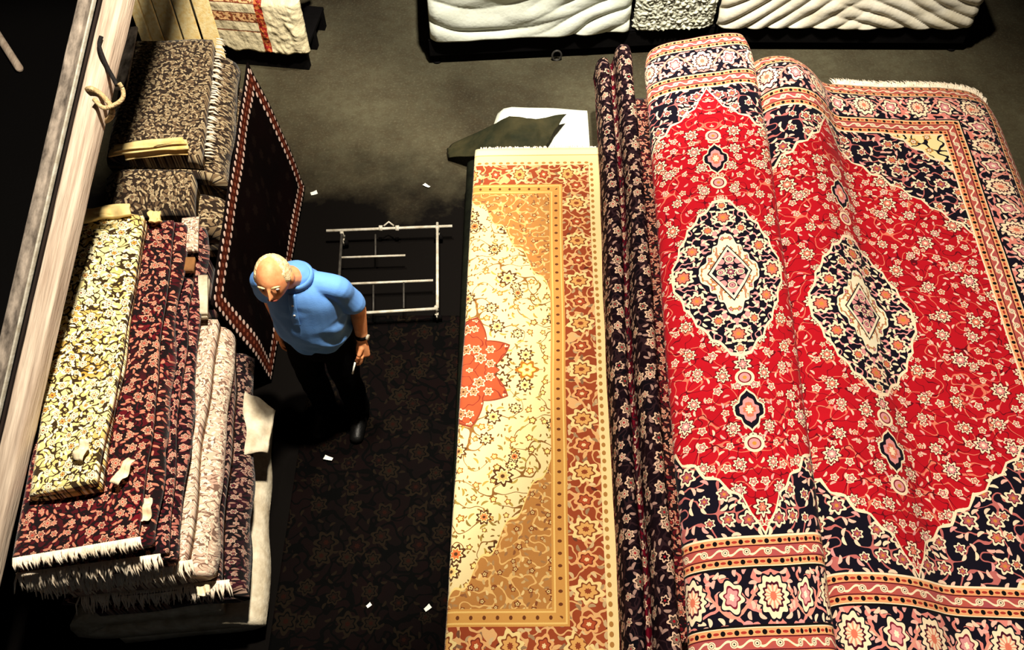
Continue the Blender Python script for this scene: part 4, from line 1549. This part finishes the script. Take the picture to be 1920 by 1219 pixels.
def head_fn(d):
    """radius of the head in direction d (front = -y)"""
    r = V3((d.x * 0.077, d.y * 0.098, d.z * 0.118))
    f = max(0.0, -d.y)
    if d.z < -0.1:
        r.x *= 1 - 0.30 * min(1.0, (-d.z - 0.1) * 1.2)
        if d.y > 0: r.y *= 1 - 0.35 * min(1.0, (-d.z - 0.1) * 1.3)
    k = 1.0
    k += 0.05 * gau(d, (0, -0.85, 0.30), 0.30)                       # brow
    for s in (-1, 1):
        k -= 0.085 * gau(d, (0.36 * s, -0.92, 0.06), 0.17)           # eye sockets
        k += 0.045 * gau(d, (0.55 * s, -0.80, -0.25), 0.26)          # cheekbones
        k += 0.03 * gau(d, (0.36 * s, -0.92, 0.24), 0.14)
    k += 0.12 * gau(d, (0, -1, 0.05), 0.10) + 0.20 * gau(d, (0, -1, -0.08), 0.12) + 0.27 * gau(d, (0, -1, -0.20), 0.115)
    for s in (-1, 1): k += 0.10 * gau(d, (0.11 * s, -1, -0.24), 0.09)
    k += 0.06 * gau(d, (0, -0.9, -0.48), 0.16) - 0.05 * gau(d, (0, -0.9, -0.56), 0.055) + 0.05 * gau(d, (0, -0.88, -0.63), 0.10)
    k += 0.12 * gau(d, (0, -0.75, -0.85), 0.24)                      # chin
    return HR @ (r * k)


g.ball(HC, (1, 1, 1), 48, 36, head_fn)
for s in (-1, 1):      # ears
    def ear(d, s=s):
        v = V3((d.x * 0.014, d.y * 0.024, d.z * 0.034))
        return HR @ v
    g.ball(HC + HR @ V3((0.080 * s, 0.008, -0.012)), (1, 1, 1), 14, 10, ear)
    g.ball(HC + HR @ V3((0.076 * s, -0.002, -0.035)), (0.010, 0.012, 0.014), 10, 8)
body = build_remeshed('body', g, M['skin'], 0.0042, 3)
for nm in ('skin',): pass

# eyes, looking down
for s in (-1, 1):
    c = HC + HR @ V3((0.031 * s, -0.0755, 0.002))
    g = Geo(); g.ball(c, (0.0125, 0.0125, 0.0105), 14, 10)
    e = g.build('eye', M['eye_white'], man)
    g = Geo(); g.ball(c + HR @ V3((0, -0.0095, -0.004)), (0.0055, 0.0045, 0.0055), 10, 8)
    g.build('iris', M['iris'], e)
    g = Geo()
    g.tube([HC + HR @ V3((x * s, y, z)) for x, y, z in ((0.014, -0.1035, 0.028), (0.028, -0.102, 0.034), (0.042, -0.094, 0.031), (0.050, -0.084, 0.024))],
           [0.004, 0.0055, 0.005, 0.003], 8)
    g.build('eyebrow', M['hair'], man)
g = Geo()
g.tube([HC + HR @ V3(p) for p in ((-0.022, -0.096, -0.058), (-0.008, -0.104, -0.0555), (0.008, -0.104, -0.0555), (0.022, -0.096, -0.058))], [(0.003, 0.003), (0.005, 0.004), (0.005, 0.004), (0.003, 0.003)], 8)
g.build('lips', plain('lips', lin((176, 92, 76)), lin((160, 80, 66)), 20, 0.5), man)

# hair: thin on top, fuller at the sides and back
def hair_in(d):
    front = -d.y
    line = -0.40 + 0.9 * max(0.0, front + 0.15)          # lower hairline, rising towards the temples
    bald = front > -0.25 + 0.75 * abs(d.x) ** 1.5 and d.z > 0.35 + 0.2 * abs(d.x)
    return d.z > line and not bald and front < 0.42


bm = bmesh.new()
mm, nn = 72, 54
grid = {}
for i in range(nn + 1):
    for j in range(mm):
        a = PI * (i + 0.02) / (nn + 0.04); b = 2 * PI * j / mm
        d = V3((math.sin(a) * math.cos(b), math.sin(a) * math.sin(b), math.cos(a)))
        thin = 0.5 + 0.5 * min(1.0, max(0.0, (d.y + 0.2) * 1.6)) + 0.35 * min(1.0, abs(d.x) * 1.2)
        n = 0.0022 * nz(d.x * 14, d.y * 14, d.z * 14) + 0.0016 * nz(d.x * 40, d.y * 40, d.z * 12)
        h = head_fn(d)
        p = h * (1.0 + (0.0065 * thin + n) / h.length)
        if not hair_in(d): p = h * 0.97
        grid[i, j] = (bm.verts.new(HC + p), hair_in(d))
for i in range(nn):
    for j in range(mm):
        q = [grid[i, j], grid[i, (j + 1) % mm], grid[i + 1, (j + 1) % mm], grid[i + 1, j]]
        if sum(1 for z in q if z[1]) >= 1:
            bm.faces.new([z[0] for z in q])
for v in list(bm.verts):
    if not v.link_faces: bm.verts.remove(v)
bmesh.ops.recalc_face_normals(bm, faces=bm.faces)
me = bpy.data.meshes.new('hair'); bm.to_mesh(me); bm.free()
link_mesh('hair', me, M['hair'], man)

# polo shirt
g = Geo()
g.limb([(0, 0.0, 0.945), (0, 0.0, 0.99), (0, -0.012, 1.08), (0, -0.005, 1.20), (0, 0.005, 1.30), (0, 0.022, 1.38), (0, 0.03, 1.425)],
       [(0.185, 0.140), (0.196, 0.158), (0.192, 0.162), (0.188, 0.142), (0.182, 0.126), (0.140, 0.105), (0.088, 0.082)], 28, ref=(0, 1, 0))
for SH, EL, s in ((SH_L, EL_L, 1), (SH_R, EL_R, -1)):
    g.limb([V3((0.05 * s, 0.03, 1.375)), SH + V3((0, 0, 0)), SH.lerp(EL, 0.35), SH.lerp(EL, 0.70)], [0.066, 0.063, 0.066, 0.071], 18, ref=(0, 1, 0))
# folded collar
cz = [V3((0.082 * math.cos(a), 0.012 + 0.072 * math.sin(a), 1.458 - 0.022 * max(0, -math.sin(a)))) for a in [R(-78 + 336 * i / 24) for i in range(25)]]


def wrinkle(v):
    c = v.co
    t = max(0.0, min(1.0, (1.36 - c.z) / 0.2))
    w = math.sin((c.x * 0.9 + c.z * 1.0) * 46 + 3 * nz(c.x * 6, c.y * 6, c.z * 6)) * 0.011 * t * max(0.0, 0.35 + nz(c.x * 4, c.z * 4, 7.0) * 2)
    w += nz(c.x * 9, c.y * 9, c.z * 7) * 0.006
    n = V3((c.x, c.y, 0)).normalized()
    v.co = c + n * w


# open hems: cut the closed ends off
shirt = build_remeshed('polo_shirt', g, M['shirt'], 0.006, 8, extra=wrinkle)
g = Geo()
g.tube(cz, [(0.010, 0.024)] * 25, 10, ref=(0, 0, 1))
col_ = g.build('collar', M['shirt'], shirt)
# placket: a narrow strip laid on the chest, with buttons
bpy.context.view_layer.update()
bv = BVHTree.FromPolygons([v.co for v in shirt.data.vertices], [p.vertices for p in shirt.data.polygons])


def front(x, z):
    hit = bv.ray_cast(V3((x, -1.0, z)), V3((0, 1, 0)))
    return hit[0].y if hit[0] else -0.12


def plk(u, v):
    x = -0.018 + 0.036 * u; z = 1.415 - 0.19 * v
    return (x, front(x, z) - 0.004, z)


pl = sheet('placket', 6, 24, plk, lambda u, v: (u, v), 0.003, M['shirt'], shirt)
for z in (1.36, 1.30):
    g = Geo(); g.tube([(0, front(0, z) - 0.004, z), (0, front(0, z) - 0.009, z)], 0.006, 12, ref=(0, 0, 1))
    g.build('button', M['eye_white'], shirt)

# trousers
g = Geo()
g.limb([(0, 0.01, 0.84), (0, 0.008, 0.94)], [(0.172, 0.130), (0.170, 0.128)], 24, ref=(0, 1, 0))
for s in (-1, 1):
    g.limb([(0.085 * s, 0.01, 0.88), (0.097 * s, -0.008, 0.70), (0.102 * s, -0.018, 0.50), (0.102 * s, 0.004, 0.30), (0.102 * s, 0.015, 0.10)],
           [0.108, 0.096, 0.078, 0.075, 0.070], 18, ref=(0, 1, 0))
tro = build_remeshed('trousers', g, M['trousers'], 0.008, 3, extra=lambda v: setattr(v, 'co', v.co + V3((1, 1, 0)) * 0.006 * nz(v.co.x * 8, v.co.y * 8, v.co.z * 12)))
for s in (-1, 1):
    g = Geo()
    x = 0.104 * s
    g.limb([(x, 0.075, 0.048), (x, 0.03, 0.062), (x + 0.008 * s, -0.05, 0.050), (x + 0.014 * s, -0.15, 0.036)], [(0.036, 0.040), (0.040, 0.052), (0.046, 0.042), (0.040, 0.030)], 16, ref=(0, 0, 1))
    sh = g.build('shoe', M['shoe'], man)
    for v in sh.data.vertices: v.co.z = max(v.co.z, 0.019)
    g = Geo()
    g.limb([(x, 0.07, 0.026), (x + 0.006 * s, -0.04, 0.026), (x + 0.014 * s, -0.155, 0.026)], [(0.036, 0.008), (0.046, 0.008), (0.040, 0.008)], 16, ref=(0, 0, 1))
    g.build('sole', M['shoe'], sh)
# wrist watch
g = Geo()
w0 = WR_L.lerp(EL_L, 0.14)
ax = (EL_L - WR_L).normalized()
g.tube([w0 - ax * 0.010, w0 + ax * 0.010], 0.0345, 18)
wt = g.build('watch', M['black_frame'], man)
g = Geo()
g.tube([w0 + V3((0.030, -0.006, 0)), w0 + V3((0.040, -0.008, 0))], 0.016, 16)
g.build('watch_case', M['steel'], wt)
MS = 0.93


def lean(z): return 0.13 * max(0.0, z - 0.95)


for o in man.children_recursive:
    if o.type == 'MESH':
        for v in o.data.vertices: v.co.y -= lean(v.co.z)
man.scale = (MS, MS, MS)
# cigarette stub in his left hand
mw = Matrix.Translation((MX, MY, 0)) @ Matrix.Rotation(YAW, 4, 'Z') @ Matrix.Scale(MS, 4)
tip = WR_L + V3((-0.033, -0.080, -0.098))
g = Geo()
p0, p1 = mw @ tip, mw @ (tip + V3((-0.015, -0.035, -0.060)))
g.tube([p0, p0.lerp(p1, 0.5), p1], 0.0045, 8)
tag(g.build('cigarette', M['scrap']), 'white cigarette held in the left fingers of the man', 'cigarette')
